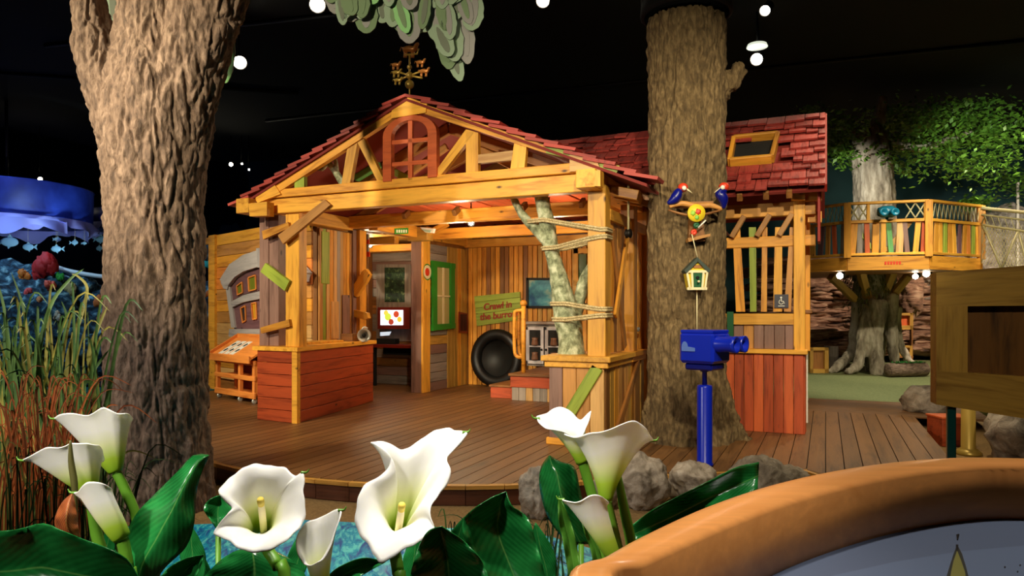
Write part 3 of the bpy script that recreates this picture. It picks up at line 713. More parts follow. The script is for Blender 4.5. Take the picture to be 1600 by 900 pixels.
cbox('plinth', (x0-.03, y0-.03, 0), (x1+.03, y0+.02, .07), 'honey', ped)
cbox('lower_cap', (x0-.04, y0-.05, .79), (x1+.05, y0+.9, .85), 'yellow', ped); cbox('upper_cap', (x0-.07, y0-.08, .85), (x1+.08, y0+.92, .905), 'yellow', ped)
cbox('side_cap', (x1-.3, y0+.92, .79), (x1+.05, y1, .85), 'honey', ped); cbox('side_cap', (x1-.32, y0+.92, .85), (x1+.08, y1+.02, .905), 'honey', ped)
cbox('core', (x0+.06, y0+.06, .02), (x1-.06, y0+.85, .79), 'dark', ped)

# lichen covered forked trunk standing on the pedestal
YB = 7.12
def pb(x, y, dy=0): return onY(x, y, YB+dy)
r_ = lambda px: px*7.35/F
bt = thing('forked_trunk', pb(892, 552), 'pale lichen covered forked trunk roped to the corner post', 'tree trunk')
trk_ = organic('trunk', [([pb(893, 555), pb(892, 530), pb(886, 495), pb(872, 430), pb(862, 390), pb(855, 350), pb(845, 306)], [r_(22), r_(20), r_(21), r_(14), r_(12), r_(13), r_(11)]),
                  ([pb(860, 382), pb(840, 362), pb(818, 338), pb(801, 309)], [r_(10), r_(9), r_(7), r_(5)]),
                  ([pb(893, 505), pb(905, 468, .12), pb(918, 430, .2), pb(940, 396, .3)], [r_(15), r_(11), r_(10), r_(8)])],
        .008, lambda p, n: .012*fbm(p*14, 4)+.01*fbm(p*5, 2), 'birch', bt)
# rope lashings round trunk and post
TV = [v.co+trk_.matrix_basis.translation for v in trk_.data.vertices]
def hull2(P):
    P = sorted(set((round(x, 4), round(y, 4)) for x, y in P)); out = []
    for Q in (P, P[::-1]):
        h = []
        for p in Q:
            while len(h) > 1 and (h[-1][0]-h[-2][0])*(p[1]-h[-2][1])-(h[-1][1]-h[-2][1])*(p[0]-h[-2][0]) <= 0: h.pop()
            h.append(p)
        out += h[:-1]
    return out
def lash(name, label, trunk, post, xmin):
    """taut double rope: follows the hull of the trunk's slice and the post, tilted between their heights"""
    th = thing(name, pb(*trunk), label, 'rope', 'ropes lashing trunk to post')
    zl, zr = pb(*trunk).z, onY(post[0], post[1], YF+.06).z; x0_ = pb(xmin, trunk[1]).x; x9_ = pb(905 if trunk[1] < 430 else 925, trunk[1]).x
    xa_, xb2_ = onY(918, 450, YF+.06).x, onY(946, 450, YF+.06).x; rr = .0125
    for k in range(2):
        dz = -.025*k
        sl_ = [(v.x, v.y) for v in TV if abs(v.z-(zl+dz)) < .022 and x0_ < v.x < x9_]
        pts = [(x+rr*math.cos(q), y+rr*math.sin(q)) for x, y in sl_ for q in [i*math.pi/4 for i in range(8)]]
        pts += [(x+rr*math.cos(q), y+rr*math.sin(q)) for x in (xa_, xb2_) for y in (YF+.06, YF+.25) for q in [i*math.pi/4 for i in range(8)]]
        h = hull2(pts); xl_ = min(p[0] for p in sl_); out = []
        for (x, y), (x2, y2) in zip(h, h[1:]+h[:1]):
            n_ = max(1, int(math.hypot(x2-x, y2-y)/.06))
            for i in range(n_):
                X, Y = x+(x2-x)*i/n_, y+(y2-y)*i/n_; u = min(1, max(0, (X-xl_-.2)/max(.05, xb2_-xl_-.25)))
                out.append((X, Y, zl+(zr-zl)*u+dz))
        out.append(out[0]); tube('strand', out, rr, 'rope', th, 8)
lash('rope_lashing', 'tan rope lashing tied just under the top of the forked trunk', (848, 344), (951, 356), 829)
lash('rope_lashing', 'tan rope lashing climbing from the trunk to the post below the topmost one', (857, 387), (951, 367), 836)
lash('rope_lashing', 'tan rope lashing at the fork where the side branch leaves', (872, 473), (951, 481), 840)
lash('rope_lashing', 'lowest tan rope lashing near the foot of the forked trunk', (878, 497), (951, 491), 845)
# purple horn and rope pulley in the side bay
p = onX(987, 528, XS-.02)
ph = thing('purple_horn', p, 'dark purple curved horn standing in the side bay of the playhouse', 'horn')
tube('body', [p+Vector((0, -.05, -.14)), p+Vector((0, -.02, .02)), p+Vector((0, .06, .12)), p+Vector((0, .12, .15))], [.07, .065, .05, .03], plain('plum_gloss', (84, 36, 60), .25), ph, 14, 4)
lathe('lens', [(.03, 0), (.026, .015), (0, .018)], 'steel', ph, zto(p+Vector((.06, .04, .1)), (1, -.4, 0)), 14)
p = onX(982, 350, XS+.15)
pu = thing('rope_pulley', p, 'small iron pulley with cord hanging beside the corner post', 'pulley')
tube('cord', [Vector((p.x, p.y, roofz(p.x)-.02)), p-UP*.06], .012, 'netrope', pu, 8)
lathe('wheel', [(.05, -.02), (.035, -.005), (.035, .005), (.05, .02)], 'iron', pu, zto(p-UP*.1, (1, -.3, 0)), 16)

# ================================================================= CART AND CROOKED WINDOW
c0 = Vector((-8.8, 8.3, 0)); c1 = Vector((-7.58, 7.88, 0)); dc = (c1-c0).normalized(); nc = Vector((dc.y, -dc.x, 0)); LC = (c1-c0).length
cart = thing('display_cart', (c0+c1)/2, 'orange wooden display cart on castors with sloping tray top', 'cart')
def cp(u, v, z): return c0+dc*u-nc*v+UP*z         # u along front, v back
for u in (.05, LC*.62, LC-.05):
    for v in (.04, .34): beam('upright', cp(u, v, .1), cp(u, v, .62), .06, .06, 'orange', cart, nc)
for z in (.12, .37, .6):
    beam('front_rail', cp(0, .02, z), cp(LC, .02, z), .035, .07 if z > .2 else .09, 'orange', cart)
    prism('shelf', [cp(.02, .03, z-.01), cp(LC-.02, .03, z-.01), cp(LC-.02, .38, z-.01), cp(.02, .38, z-.01)], (0, 0, .02), 'orange', cart)
prism('back_panel', [cp(.02, .385, .1), cp(LC-.02, .385, .1), cp(LC-.02, .385, .62), cp(.02, .385, .62)], nc*-.015, 'maroon', cart)
prism('tray', [cp(-.04, -.06, .64), cp(LC, -.06, .64), cp(LC, .4, .91), cp(-.04, .4, .91)], (0, 0, .03), 'orange', cart)
beam('tray_lip', cp(-.06, -.07, .65), cp(LC, -.07, .65), .03, .11, 'orange', cart)
beam('tray_lip', cp(-.06, .41, .95), cp(LC, .41, .95), .03, .1, 'orange', cart)
beam('tray_lip', cp(-.05, -.07, .67), cp(-.05, .41, .95), .03, .09, 'orange', cart)
sl = (cp(0, .4, .91)-cp(0, -.06, .64)).normalized(); tn = dc.cross(sl); tn = tn if tn.z > 0 else -tn
dkm = plain('card_print', (40, 36, 34), .7)
for k in range(3):
    b = cp(.16+.18*k, -.06, .67)+sl*.06
    cd_ = prism('card', [b+dc*.0, b+dc*.14, b+dc*.14+sl*.36, b+sl*.36], tn*.006, 'white', cart)
    for j in range(2):
        q = b+dc*(.035+.01*k)+sl*(.07+.15*j)+tn*.007; prism('card_picture', [q, q+dc*.06, q+dc*.075+sl*.06, q+dc*.03+sl*.08, q+dc*.01+sl*.05], tn*.002, dkm, cd_)
for u in (.08, LC*.6, LC-.08):
    for v in (.05, .33): lathe('castor', [(.028, -.014), (.04, -.01), (.04, .01), (.028, .014)], 'steel', cart, zto(cp(u, v, .04), dc), 16); beam('castor_fork', cp(u, v, .05), cp(u, v, .1), .03, .03, 'iron', cart, nc)

def aP(px, py, o=.0):
    return onP(px, py, A0+nA*o, nA)
def pA(name, px, o, t, mat, parent=None): return prism(name, [aP(x, y, o) for x, y in px], nA*-t, mat, parent)
cw = thing('crooked_window', aP(388, 525, .05), 'crooked storybook window with silver grey hood and plum sashes', 'window')
# hood: an arched board with stepped ends
hood = [(343, 437), (358, 413), (380, 398), (405, 390), (428, 391), (455, 402), (468, 412), (480, 426), (472, 441), (466, 431), (455, 427), (430, 417), (405, 416), (380, 424), (366, 433), (356, 446), (350, 446)]
pA('hood', hood, .14, .08, 'silver', cw)
pA('keystone', [(400, 388), (410, 387), (412, 418), (402, 418)], .16, .05, 'silver', cw)
pA('hood_end', [(344, 440), (357, 443), (355, 452), (349, 451)], .13, .05, 'silver', cw); pA('hood_end', [(469, 430), (480, 426), (478, 440), (470, 440)], .13, .05, 'silver', cw)
pA('jamb', [(352, 446), (358, 444), (367, 512), (361, 512)], .11, .05, 'silver', cw); pA('jamb', [(462, 436), (470, 440), (464, 512), (458, 512)], .11, .05, 'silver', cw)
pA('mid_rail', [(360, 472), (380, 461), (405, 455), (435, 455), (460, 462), (460, 474), (435, 467), (405, 467), (380, 472), (362, 480)], .12, .05, 'silver', cw)
pA('sill', [(358, 514), (462, 514), (465, 526), (357, 526)], .09, .06, 'silver', cw)
pA('upper_sash', [(359, 446), (380, 428), (405, 419), (430, 420), (461, 435), (460, 462), (435, 454), (405, 454), (380, 460), (361, 471)], .08, .03, 'plum', cw)
pA('lower_sash', [(362, 482), (380, 474), (405, 469), (435, 469), (460, 476), (458, 514), (366, 514)], .08, .03, 'plum', cw)
gp = plain('green_pane', (112, 120, 40), .12); yp = plain('amber_pane', (206, 150, 40), .15); dp = plain('dark_pane', (44, 40, 36), .1)
for q, m in (([(370, 447), (378, 441), (379, 457), (371, 461)], gp), ([(388, 434), (399, 430), (400, 452), (389, 455)], gp), ([(376, 482), (383, 478), (384, 501), (379, 504)], dp), ([(393, 474), (400, 473), (401, 498), (395, 499)], yp),
             ([(436, 440), (445, 444), (446, 458), (437, 455)], gp), ([(438, 474), (444, 476), (443, 500), (437, 499)], dp), ([(450, 477), (456, 479), (454, 503), (449, 502)], yp)):
    pn = pA('pane', q, .085, .012, m, cw)
    for i in range(4): beam('pane_frame', aP(*q[i], .095), aP(*q[(i+1) % 4], .095), .02, .02, 'orange', pn, nA, .002)

# ================================================================= COMPUTER CORNER
YK = 11.18
kd = thing('desk', onY(612, 600, 10.8), 'dark maroon desk shelf on dark legs below the monitor', 'desk')
a, b = onY(580, 545, 10.75), onY(645, 545, 10.75)
cbox('desk_top', (a.x, 10.72, .7), (b.x-.02, YK, .76), 'maroon', kd); cbox('leg', (b.x-.08, 10.8, 0), (b.x-.03, 10.86, .7), 'black', kd); cbox('leg', (a.x, 10.8, 0), (a.x+.05, 10.86, .7), 'black', kd)
cbox('modesty_panel', (a.x+.1, 10.98, .56), (b.x-.1, 11.0, .7), 'black', kd)
kb = thing('wall_board', onY(615, 500, YK), 'weathered grey backing board behind the monitor', 'board')
pY('board', [(588, 413), (642, 413), (642, 533), (588, 533)], 11.155, .03, 'grey', kb)
mo = thing('monitor', onY(615, 520, 11.0), 'red framed monitor showing fruit on a white screen', 'monitor')
pY('housing', [(590, 480), (640, 480), (640, 514), (590, 514)], 10.98, .18, 'maroon', mo)
scr = pY('screen', [(594.5, 484.5), (629.5, 484.5), (629.5, 508), (594.5, 508)], 10.97, .012, plain('screen_white', (240, 240, 245), .3, emit=(235, 240, 255), estr=1.6), mo)
def disc(name, px, py, Y, r, mat, parent, sq=1, seg=20, t=.004):
    c = onY(px, py, Y); return prism(name, [c+Vector((r*math.cos(2*math.pi*i/seg), 0, sq*r*math.sin(2*math.pi*i/seg))) for i in range(seg)], (0, t, 0), mat, parent)
for px, py, r, c in ((606, 495, .07, (200, 220, 70)), (619, 491, .06, (190, 70, 40)), (611, 503, .055, (170, 60, 40)), (603, 489, .05, (240, 200, 80)), (624, 499, .05, (240, 190, 60))):
    disc('fruit_picture', px, py, 10.965-.001*px/600, r, plain('fruit_tint', c, .4, emit=c, estr=.9), scr)
ps = thing('leaf_poster', onY(616, 470, 11.14), 'dark green leafy poster above the monitor', 'poster')
pY('sheet', [(601, 418), (632, 418), (632, 472), (601, 472)], 11.147, .01, mottled('leafy_print', [(.35, (12, 22, 14)), (.55, (40, 66, 40)), (.7, (120, 140, 96))], 14, 6, .5, 0), ps)
te = thing('console', onY(603, 530, 10.9), 'black desk console with a pale sloping display', 'console')
b0_ = onY(588, 532, 10.85); cbox('body', (b0_.x, b0_.y, .76), Vector((onY(617, 530, 10.85).x, 11.0, .86)), 'black', te)
pY('display', [(594, 519), (611, 518), (608, 524), (594, 525)], 10.84, .01, plain('pale_display', (190, 205, 215), .2, emit=(200, 215, 230), estr=.8), te)
# round badge, exit plate
bd = thing('round_badge', onX(668, 425, -6.06), 'round cream badge with red centre on the side wall', 'sign')
for nm, r, m, o in (('rim', .145, 'gpaint', 0), ('face', .125, 'cream', -.006), ('emblem', .07, 'redpaint', -.012)):
    cb_ = onX(668, 425, -6.088-o); prism(nm, [cb_+Vector((0, r*.95*math.cos(2*math.pi*i/24), r*.95*math.sin(2*math.pi*i/24))) for i in range(24)], (-.008, 0, 0), m, bd)
ep = thing('green_plate', onX(628, 361, -6.02), 'small green plate with white lettering on the side beam', 'sign')
q = [(617, 357), (638, 356), (638, 365), (617, 366)]
pX('plate', q, -6.03, -.015, 'gpaint', ep)
for k in range(5): pX('mark', [(619.5+3.6*k, 359), (621.6+3.6*k, 359), (621.6+3.6*k, 363.5), (619.5+3.6*k, 363.5)], -6.026, -.008, 'white', ep)
# hanging grey board with red tags, mesh tower, split logs
hb = thing('hanging_board', onY(563, 395, 9.2), 'grey hanging board with red bands on a hook', 'board')
pY('panel', [(559, 367), (575, 366), (575, 398), (559, 400)], 9.2, .04, 'grey', hb)
for q in ([(541, 384), (556, 379), (556, 387), (541, 391)], [(540, 397), (555, 394), (555, 401), (540, 402)], [(565, 377), (576, 374), (576, 381), (565, 383)], [(563, 394), (577, 393), (577, 401), (563, 402)]):
    pY('red_band', q, 9.17, .02, 'redpaint', hb)
tube('hook', [onY(567, 360, 9.2), onY(569, 364, 9.2), onY(566, 369, 9.2)], .012, 'iron', hb, 8, 4)
cbox('stem', onY(559, 369, 9.22), onY(562, 361, 9.26), 'iron', hb)
tw = thing('mesh_tower', onY(555, 525, 9.45), 'open wire mesh column standing behind the red counter', 'frame')
for px in (545, 551, 557): tube('wire', [onY(px, 400, 9.45), onY(px, 528, 9.45)], .01, 'steel', tw, 6)
for py in range(405, 528, 12): tube('wire', [onY(544, py, 9.45), onY(558, py+1, 9.45)], .008, 'steel', tw, 6)
cbox('side_post', onY(560, 620, 9.5).xyz*Vector((1, 1, 0)), Vector((onY(568, 400, 9.5).x, 9.58, 2.5)), 'brown', tw)
lg = thing('log_slab', onY(558, 440, 8.95), 'split log slab leaning upright on the wooden corner', 'log'); pY('slab', [(553, 444), (566, 424), (571, 420), (577, 429), (572, 440), (556, 464), (553, 462)], 8.88, .075, 'yellow', lg)
lg = thing('log_slab', onY(556, 490, 8.95), 'short split log nailed level above the steel cup', 'log'); pY('slab', [(553, 484), (573, 489), (575, 497), (570, 500), (553, 495)], 8.88, .075, 'yellow', lg)

# ================================================================= BURROW CORNER
R0 = 45*12.85/F
ty = onY(776, 562, 11.5); ty.z = R0-.004; tyr = thing('tunnel_mouth', ty-UP*.46, 'black rubber tunnel mouth on the boarded back wall', 'tunnel')
prof = [(R0*math.cos(a)*0+R0-.1+.1*math.cos(a), .1*math.sin(a)) for a in [2*math.pi*i/16 for i in range(17)]]
mw = zto(ty, (-.05, -1, .05))
v = []; f = []; seg = 40
for r, z in prof[:-1]:
    for k in range(seg): a = 2*math.pi*k/seg; v.append((r*math.cos(a), r*math.sin(a), z))
for i in range(16):
    for k in range(seg): f.append([i*seg+k, i*seg+(k+1) % seg, ((i+1) % 16)*seg+(k+1) % seg, ((i+1) % 16)*seg+k])
mk('ring', v, f, 'rubber', tyr, mw, True)
lathe('inner_wall', [(R0-.16, -.06), (R0-.17, -.02), (R0-.19, -.1), (R0-.22, -.17), (0, -.18)], plain('grey_rubber', (17, 18, 17), .6), tyr, mw, 40)
sn = thing('wooden_sign', onY(777, 510, 11.7), 'green plank sign with red letters above the tunnel mouth', 'sign')
sq_ = [(741, 463), (812, 456), (815, 500), (745, 510)]
for k in range(5):
    a0, a1 = k/5, (k+1)/5-.012
    L_ = lambda p, q, t: (p[0]+(q[0]-p[0])*t, p[1]+(q[1]-p[1])*t)
    pY('plank', [L_(sq_[0], sq_[3], a0), L_(sq_[1], sq_[2], a0), L_(sq_[1], sq_[2], a1), L_(sq_[0], sq_[3], a1)], 11.68, .05, 'green', sn)
for body, px, py, s in (('Crawl in', 777, 478, .165), ('the burrow', 779, 493, .165)):
    c = onY(px, py, 11.67); textmesh('lettering', body, s, .004, 'signred', sn, frame(c, Vector((1, 0, .1)), (0, -1, 0)), .15, .004)
st = thing('step_platform', (-3.6, 10.6, 0), 'low red and grey boarded platform with a step', 'steps')
boards(st, (-4.38, 9.9, 0), (-2.3, 9.9, 0), 0, .2, 18, ('grey', 'pale', 'grey'), .03, True, .004, 'board', Vector((0, -1, 0)))
cbox('riser', (-4.4, 9.87, .2), (-2.3, 9.91, .37), 'red', st); cbox('platform_top', (-4.42, 9.84, .37), (-2.3, 11.7, .41), 'brown', st)
cbox('riser', (-4.4, 9.9, 0), (-4.37, 11.7, .37), 'red', st)
cbox('step_face', (-4.82, 10.05, 0), (-4.4, 10.09, .17), 'red', st); cbox('step_top', (-4.84, 10.03, .17), (-4.4, 10.95, .205), 'brown', st); cbox('step_side', (-4.82, 10.09, 0), (-4.79, 10.95, .17), 'pale', st)
hr = thing('handrail', (-4.33, 10.1, .41), 'honey coloured looped wooden handrail on the step platform', 'handrail')
YH = 10.1
tube('post', [onY(818, 584, YH), onY(818, 476, YH)], .035, 'honey', hr, 12)
lathe('knob', [(.035, 0), (.055, .03), (.05, .07), (.02, .09), (0, .09)], 'honey', hr, Matrix.Translation(onY(818, 478, YH)), 16)
for xx, yy in ((804, .0), (811, .12)):
    tube('loop', [onY(818, 485, YH+yy), onY(xx+3, 486, YH+yy), onY(xx, 494, YH+yy), onY(xx, 545, YH+yy), onY(xx+4, 557, YH+yy), onY(818, 558, YH+yy)], .028, 'honey', hr, 10, 4)
cab = thing('cabinet', onY(845, 582, 11.35), 'grey two door cabinet with glazed doors on the platform', 'cabinet')
xa, xb2 = onY(821, 540, 11.3).x, onY(880, 540, 11.3).x; zt = .41+.72
cbox('carcass', (xa, 11.36, .41), (xb2, 11.7, zt), 'grey', cab); cbox('cornice', (xa-.03, 11.3, zt), (xb2+.03, 11.72, zt+.05), 'grey', cab)
nd = 2; wd = (xb2-xa)/nd
for k in range(nd):
    X0 = xa+wd*k; X1 = X0+wd
    dr = cbox('door', (X0+.01, 11.33, .45), (X1-.01, 11.35, zt-.04), 'dark', cab)
    for lo, hi in (((X0+.01, .45), (X0+.07, zt-.04)), ((X1-.07, .45), (X1-.01, zt-.04)), ((X0+.01, .45), (X1-.01, .51)), ((X0+.01, zt-.1), (X1-.01, zt-.04)), ((X0+.05, .74), (X1-.05, .765))):
        cbox('door_frame', (lo[0], 11.3, lo[1]), (hi[0], 11.33, hi[1]), 'silver', dr)
    lathe('knob', [(.012, 0), (.02, .02), (0, .035)], 'iron', dr, zto((X1-.04 if k == 0 else X0+.04, 11.3, .7), (0, -1, 0)), 12)
    for z_ in (.52, .77): lathe('jar', [(.06, 0), (.065, .03), (.05, .1), (.06, .13), (0, .14)], plain('jar_glaze', (120, 84, 64), .3), dr, Matrix.Translation(((X0+X1)/2, 11.315, z_)), 14)
pf = thing('framed_print', onY(842, 470, 11.7), 'dark framed landscape print on the boarded back wall', 'picture')
fr = pY('print', [(824, 437), (872, 437), (872, 479), (824, 479)], 11.69, .02, mottled('landscape_print', [(.32, (16, 70, 110)), (.45, (70, 140, 150)), (.58, (190, 190, 150)), (.72, (110, 70, 36))], 2.2, 4, .3, 0), pf)
for q in ([(822, 434), (875, 434), (875, 437.5), (822, 437.5)], [(822, 478), (875, 478), (875, 481.5), (822, 481.5)], [(822, 434), (825.5, 434), (825.5, 481.5), (822, 481.5)], [(871, 434), (875, 434), (875, 481.5), (871, 481.5)]): pY('frame', q, 11.66, .07, 'iron', pf)
wf = thing('lit_window', onY(908, 440, 11.7), 'honey framed window on the back wall behind the corner post', 'window')
pY('pane', [(903, 397), (916, 397), (916, 440), (903, 440)], 11.7, .02, plain('garden_pane', (50, 90, 40), .2), wf)
for q in ([(896, 388), (920, 388), (920, 396), (896, 396)], [(896, 388), (903, 388), (903, 445), (896, 445)], [(896, 438), (920, 438), (920, 445), (896, 445)]): pY('casing', q, 11.67, .06, 'yellow', wf)
# lamps inside the house
lampm = plain('lamp_glow', (255, 250, 235), .4, emit=(255, 244, 214), estr=40)
def minilamp(px, py, Y, label, r=.035):
    c = onY(px, py, Y); t = thing('cabin_lamp', c, label, 'lamp', 'lamps inside the playhouse'); d = (CAM-c).normalized()
    v_, f_ = blobdata((r, r, r), 1, 0, 1, 2); mk('bulb', v_, f_, lampm, t, Matrix.Translation(c), True)
    lathe('shade', [(.02, -.14), (.05, -.12), (.055, -.0), (.05, -.0), (.045, -.1), (.0, -.11)], 'iron', t, zto(c, d), 16); tube('arm', [c-d*.1, c-d*.14+UP*.06, Vector((*(c-d*.14).xy, 2.93 if Y < 10 else 2.63))], .01, 'iron', t, 6)
minilamp(736, 348, 8.95, 'glowing cabin lamp between the cross beams over the plank sign')
minilamp(858, 341, 8.95, 'glowing cabin lamp beside the top of the forked trunk')
minilamp(578, 383, 10.4, 'glowing cabin lamp beside the grey hanging board')
# emergency light box on the beam
el = thing('emergency_light', onY(670, 360, 9.95), 'pale twin emergency light under the house beam', 'light'); pY('case', [(656, 355), (678, 357), (676, 364), (664, 363)], 9.8, .06, 'white', el); pY('tube_cover', [(658, 358), (674, 360), (672, 363), (664, 362)], 9.79, .012, plain('mint_lens', (170, 200, 180), .3), el)

# ================================================================= BIG TRUNKS
def px2m(d): return d/F
D1 = 5.5
def q1(x, y, dd=0): return at(x, y, D1+dd)
k1 = D1/F
lt = thing('tree', onZ(246, 487+1671/D1, GZ), 'thick pinkish brown tree trunk forking beside the tall grasses', 'tree')
organic('trunk', [([q1(246, 800), q1(246, 770), q1(246, 700), q1(245, 600), q1(243, 480), q1(243, 330), q1(243, 230), q1(243, 150), q1(240, 60), q1(236, -40), q1(236, -160)], [k*k1 for k in (88, 84, 76, 74, 72, 71, 76, 74, 56, 46, 42)]),
                  ([q1(268, 260), q1(278, 160), q1(304, 70), q1(336, -20), q1(372, -130)], [k*k1 for k in (52, 56, 54, 50, 44)]),
                  ([q1(212, 230), q1(188, 160), q1(160, 100), q1(143, 40), q1(137, -30), q1(130, -140)], [k*k1 for k in (50, 46, 36, 28, 24, 22)])],
        .0105, bark(11, 2.4, .03, 1), 'barkl', lt)
D2 = 7.5; k2 = D2/F
def q2(x, y, dd=0): return at(x, y, D2+dd)
mt = thing('tree', q2(1073, 686), 'broad olive brown tree trunk standing between pedestal and shingled wing', 'tree')
def bark2(p, n):
    b = bark(12, 2.6, .022, 3)(p, n); s = abs(noise.noise(Vector((p.x*2.2, p.y*2.2, p.z*.8+4))))
    return b-.035*max(0, 1-s*9)
organic('trunk', [([q2(1073, 700), q2(1073, 680), q2(1073, 640), q2(1073, 560), q2(1072, 440), q2(1072, 300), q2(1073, 160), q2(1072, 60), q2(1072, 32)], [k*k2 for k in (72, 70, 63, 60, 59, 60, 59, 60, 59)]),
                  ([q2(1105, 150), q2(1135, 130), q2(1152, 112), q2(1160, 106)], [k*k2 for k in (26, 20, 14, 12)]),
                  ([q2(1110, 590), q2(1128, 640), q2(1150, 682), q2(1172, 700)], [k*k2 for k in (26, 20, 17, 12)]),
                  ([q2(1040, 600), q2(1026, 650), q2(1016, 690)], [k*k2 for k in (24, 22, 18)]),
                  ([q2(1075, 600, -.2), q2(1085, 650, -.32), q2(1092, 690, -.4)], [k*k2 for k in (30, 26, 20)])],
        .0105, bark2, 'barkm', mt)
c = q2(1072, 0); cbz = thing('ceiling_column', (c.x, c.y, 6.6), 'black column boxing in the top of the olive brown trunk', 'column')
lathe('sleeve', [(.44, 4.47), (.47, 4.6), (.56, 6.6)], 'black', cbz, Matrix.Translation((c.x, c.y, 0)), 24); lathe('collar', [(.46, 4.47), (.48, 4.49), (.47, 4.62)], 'black', cbz, Matrix.Translation((c.x, c.y, 0)), 24)

# ================================================================= TOYS ON THE TRUNK
DT = D2-.52
def qt(x, y, dd=0): return at(x, y, DT+dd)
toy = thing('woodpecker_toy', qt(1087, 330), 'wooden toy of two blue birds pecking over a yellow disc', 'toy')
kt = DT/F
tube('bar', [qt(1046, 323), qt(1065, 318), qt(1087, 322), qt(1110, 321), qt(1128, 327)], [.02, .028, .03, .028, .018], 'tan', toy, 10, 4)
tube('bar', [qt(1044, 328), qt(1068, 335, -.02), qt(1087, 336, -.02), qt(1105, 334, -.02), qt(1128, 328)], [.01, .014, .014, .014, .01], 'brown', toy, 8, 4)
prism('plank', [qt(1050, 316, .03), qt(1115, 314, .03), qt(1113, 325, .03), qt(1055, 325, .03)], FW*.04, 'brown', toy)
prism('bracket', [qt(1078, 335, .05), qt(1098, 335, .05), qt(1102, 376, .05), qt(1076, 377, .05)], FW*.06, 'brown', toy)
prism('ledge', [qt(1075, 372), qt(1110, 365), qt(1110, 369), qt(1076, 378)], FW*.1, 'tan', toy)
lathe('disc', [(.085, -.012), (.088, 0), (.085, .012), (0, .013)], 'ygreen', toy, zto(qt(1088, 333, -.05), -FW), 28)
for px, py, r, m in ((1091, 331, .028, 'redpaint'), (1083, 333, .026, plain('lime', (150, 200, 60), .5)), (1089, 340, .022, plain('lime2', (120, 190, 70), .5))):
    v_, f_ = blobdata((r, r, .006), 3, .3, 2, 3); mk('disc_patch', v_, f_, m, toy, zto(qt(px, py, -.065), -FW), True)
lathe('wheel', [(.03, -.01), (.03, .01), (.012, .012), (0, .004)], 'gdark', toy, zto(qt(1088, 352, -.03), -FW), 18); lathe('wheel', [(.03, -.01), (.03, .012), (.012, .014), (0, .004)], 'redpaint', toy, zto(qt(1084, 363, -.03), -FW), 18)
tube('peg', [qt(1091, 356, -.04), qt(1103, 344, -.06)], .008, 'white', toy, 6)
for sx, hx, hy, bx, by, tx in ((1, 1067, 293, 1058, 309, 1043), (-1, 1131, 292, 1126, 309, 1131)):
    bird = tube('bird_body', [qt(tx, 318 if sx > 0 else 326, -.02), qt(bx-4*sx, by+2, -.03), qt(bx+2*sx, by-8, -.03), qt(hx-3*sx, hy+5, -.03)], [.015, .05, .045, .03], 'bluedeep', toy, 12, 4)
    v_, f_ = blobdata((.05, .045, .045), 1, 0, 1, 3); mk('head', v_, f_, 'redpaint', bird, Matrix.Translation(qt(hx, hy, -.03)), True)
    lathe('cheek', [(.024, 0), (.02, .012), (0, .016)], 'white', bird, zto(qt(hx+2*sx, hy+1, -.07), -FW), 14)
    tube('beak', [qt(hx+4*sx, hy+1, -.05), qt(hx+15*sx, hy+9, -.05)], [.012, .003], 'cream', bird, 8)
bh = thing('birdhouse', qt(1090, 452), 'small yellow birdhouse with green door and slate roof on a string', 'birdhouse')
def pF(name, px, dd, t, mat, parent): return prism(name, [qt(x, y, dd) for x, y in px], FW*t, mat, parent)
pF('body', [(1072, 424), (1090, 409), (1107, 424), (1103, 452), (1077, 452)], -.02, .12, 'ygreen', bh)
pF('roof_board', [(1069, 423), (1090, 402), (1091, 408), (1073, 427)], -.05, .14, 'slate', bh); pF('roof_board', [(1090, 402), (1111, 422), (1107, 426), (1090, 408)], -.05, .14, 'slate', bh)
pF('door', [(1083, 426), (1098, 426), (1098, 449), (1083, 449)], -.035, .02, 'gdark', bh)
lathe('entrance', [(.018, 0), (.014, .006), (0, .006)], 'black', bh, zto(qt(1090, 434, -.04), -FW), 14); lathe('perch', [(.01, 0), (.012, .03), (0, .035)], 'cream', bh, zto(qt(1091, 440, -.04), -FW), 10)
for q in ([(1073, 422), (1107, 422), (1107, 426), (1073, 426)], [(1074, 449), (1105, 449), (1105, 453), (1074, 453)], [(1072, 424), (1075, 424), (1080, 452), (1077, 452)], [(1104, 424), (1107, 424), (1103, 452), (1100, 452)], [(1080, 426), (1083, 426), (1084, 450), (1081, 450)], [(1098, 426), (1101, 426), (1099, 450), (1096, 450)]):
    pF('trim', q, -.045, .02, 'cream', bh)
pF('name_plate', [(1084, 414), (1097, 414), (1097, 419), (1084, 419)], -.03, .015, 'brown', bh)
tube('string', [qt(1081, 366, -.05), qt(1090, 403, -.03)], .005, 'cream', bh, 6); tube('string', [qt(1089, 452, .04), qt(1089, 520, .04)], .006, 'cream', bh, 6)

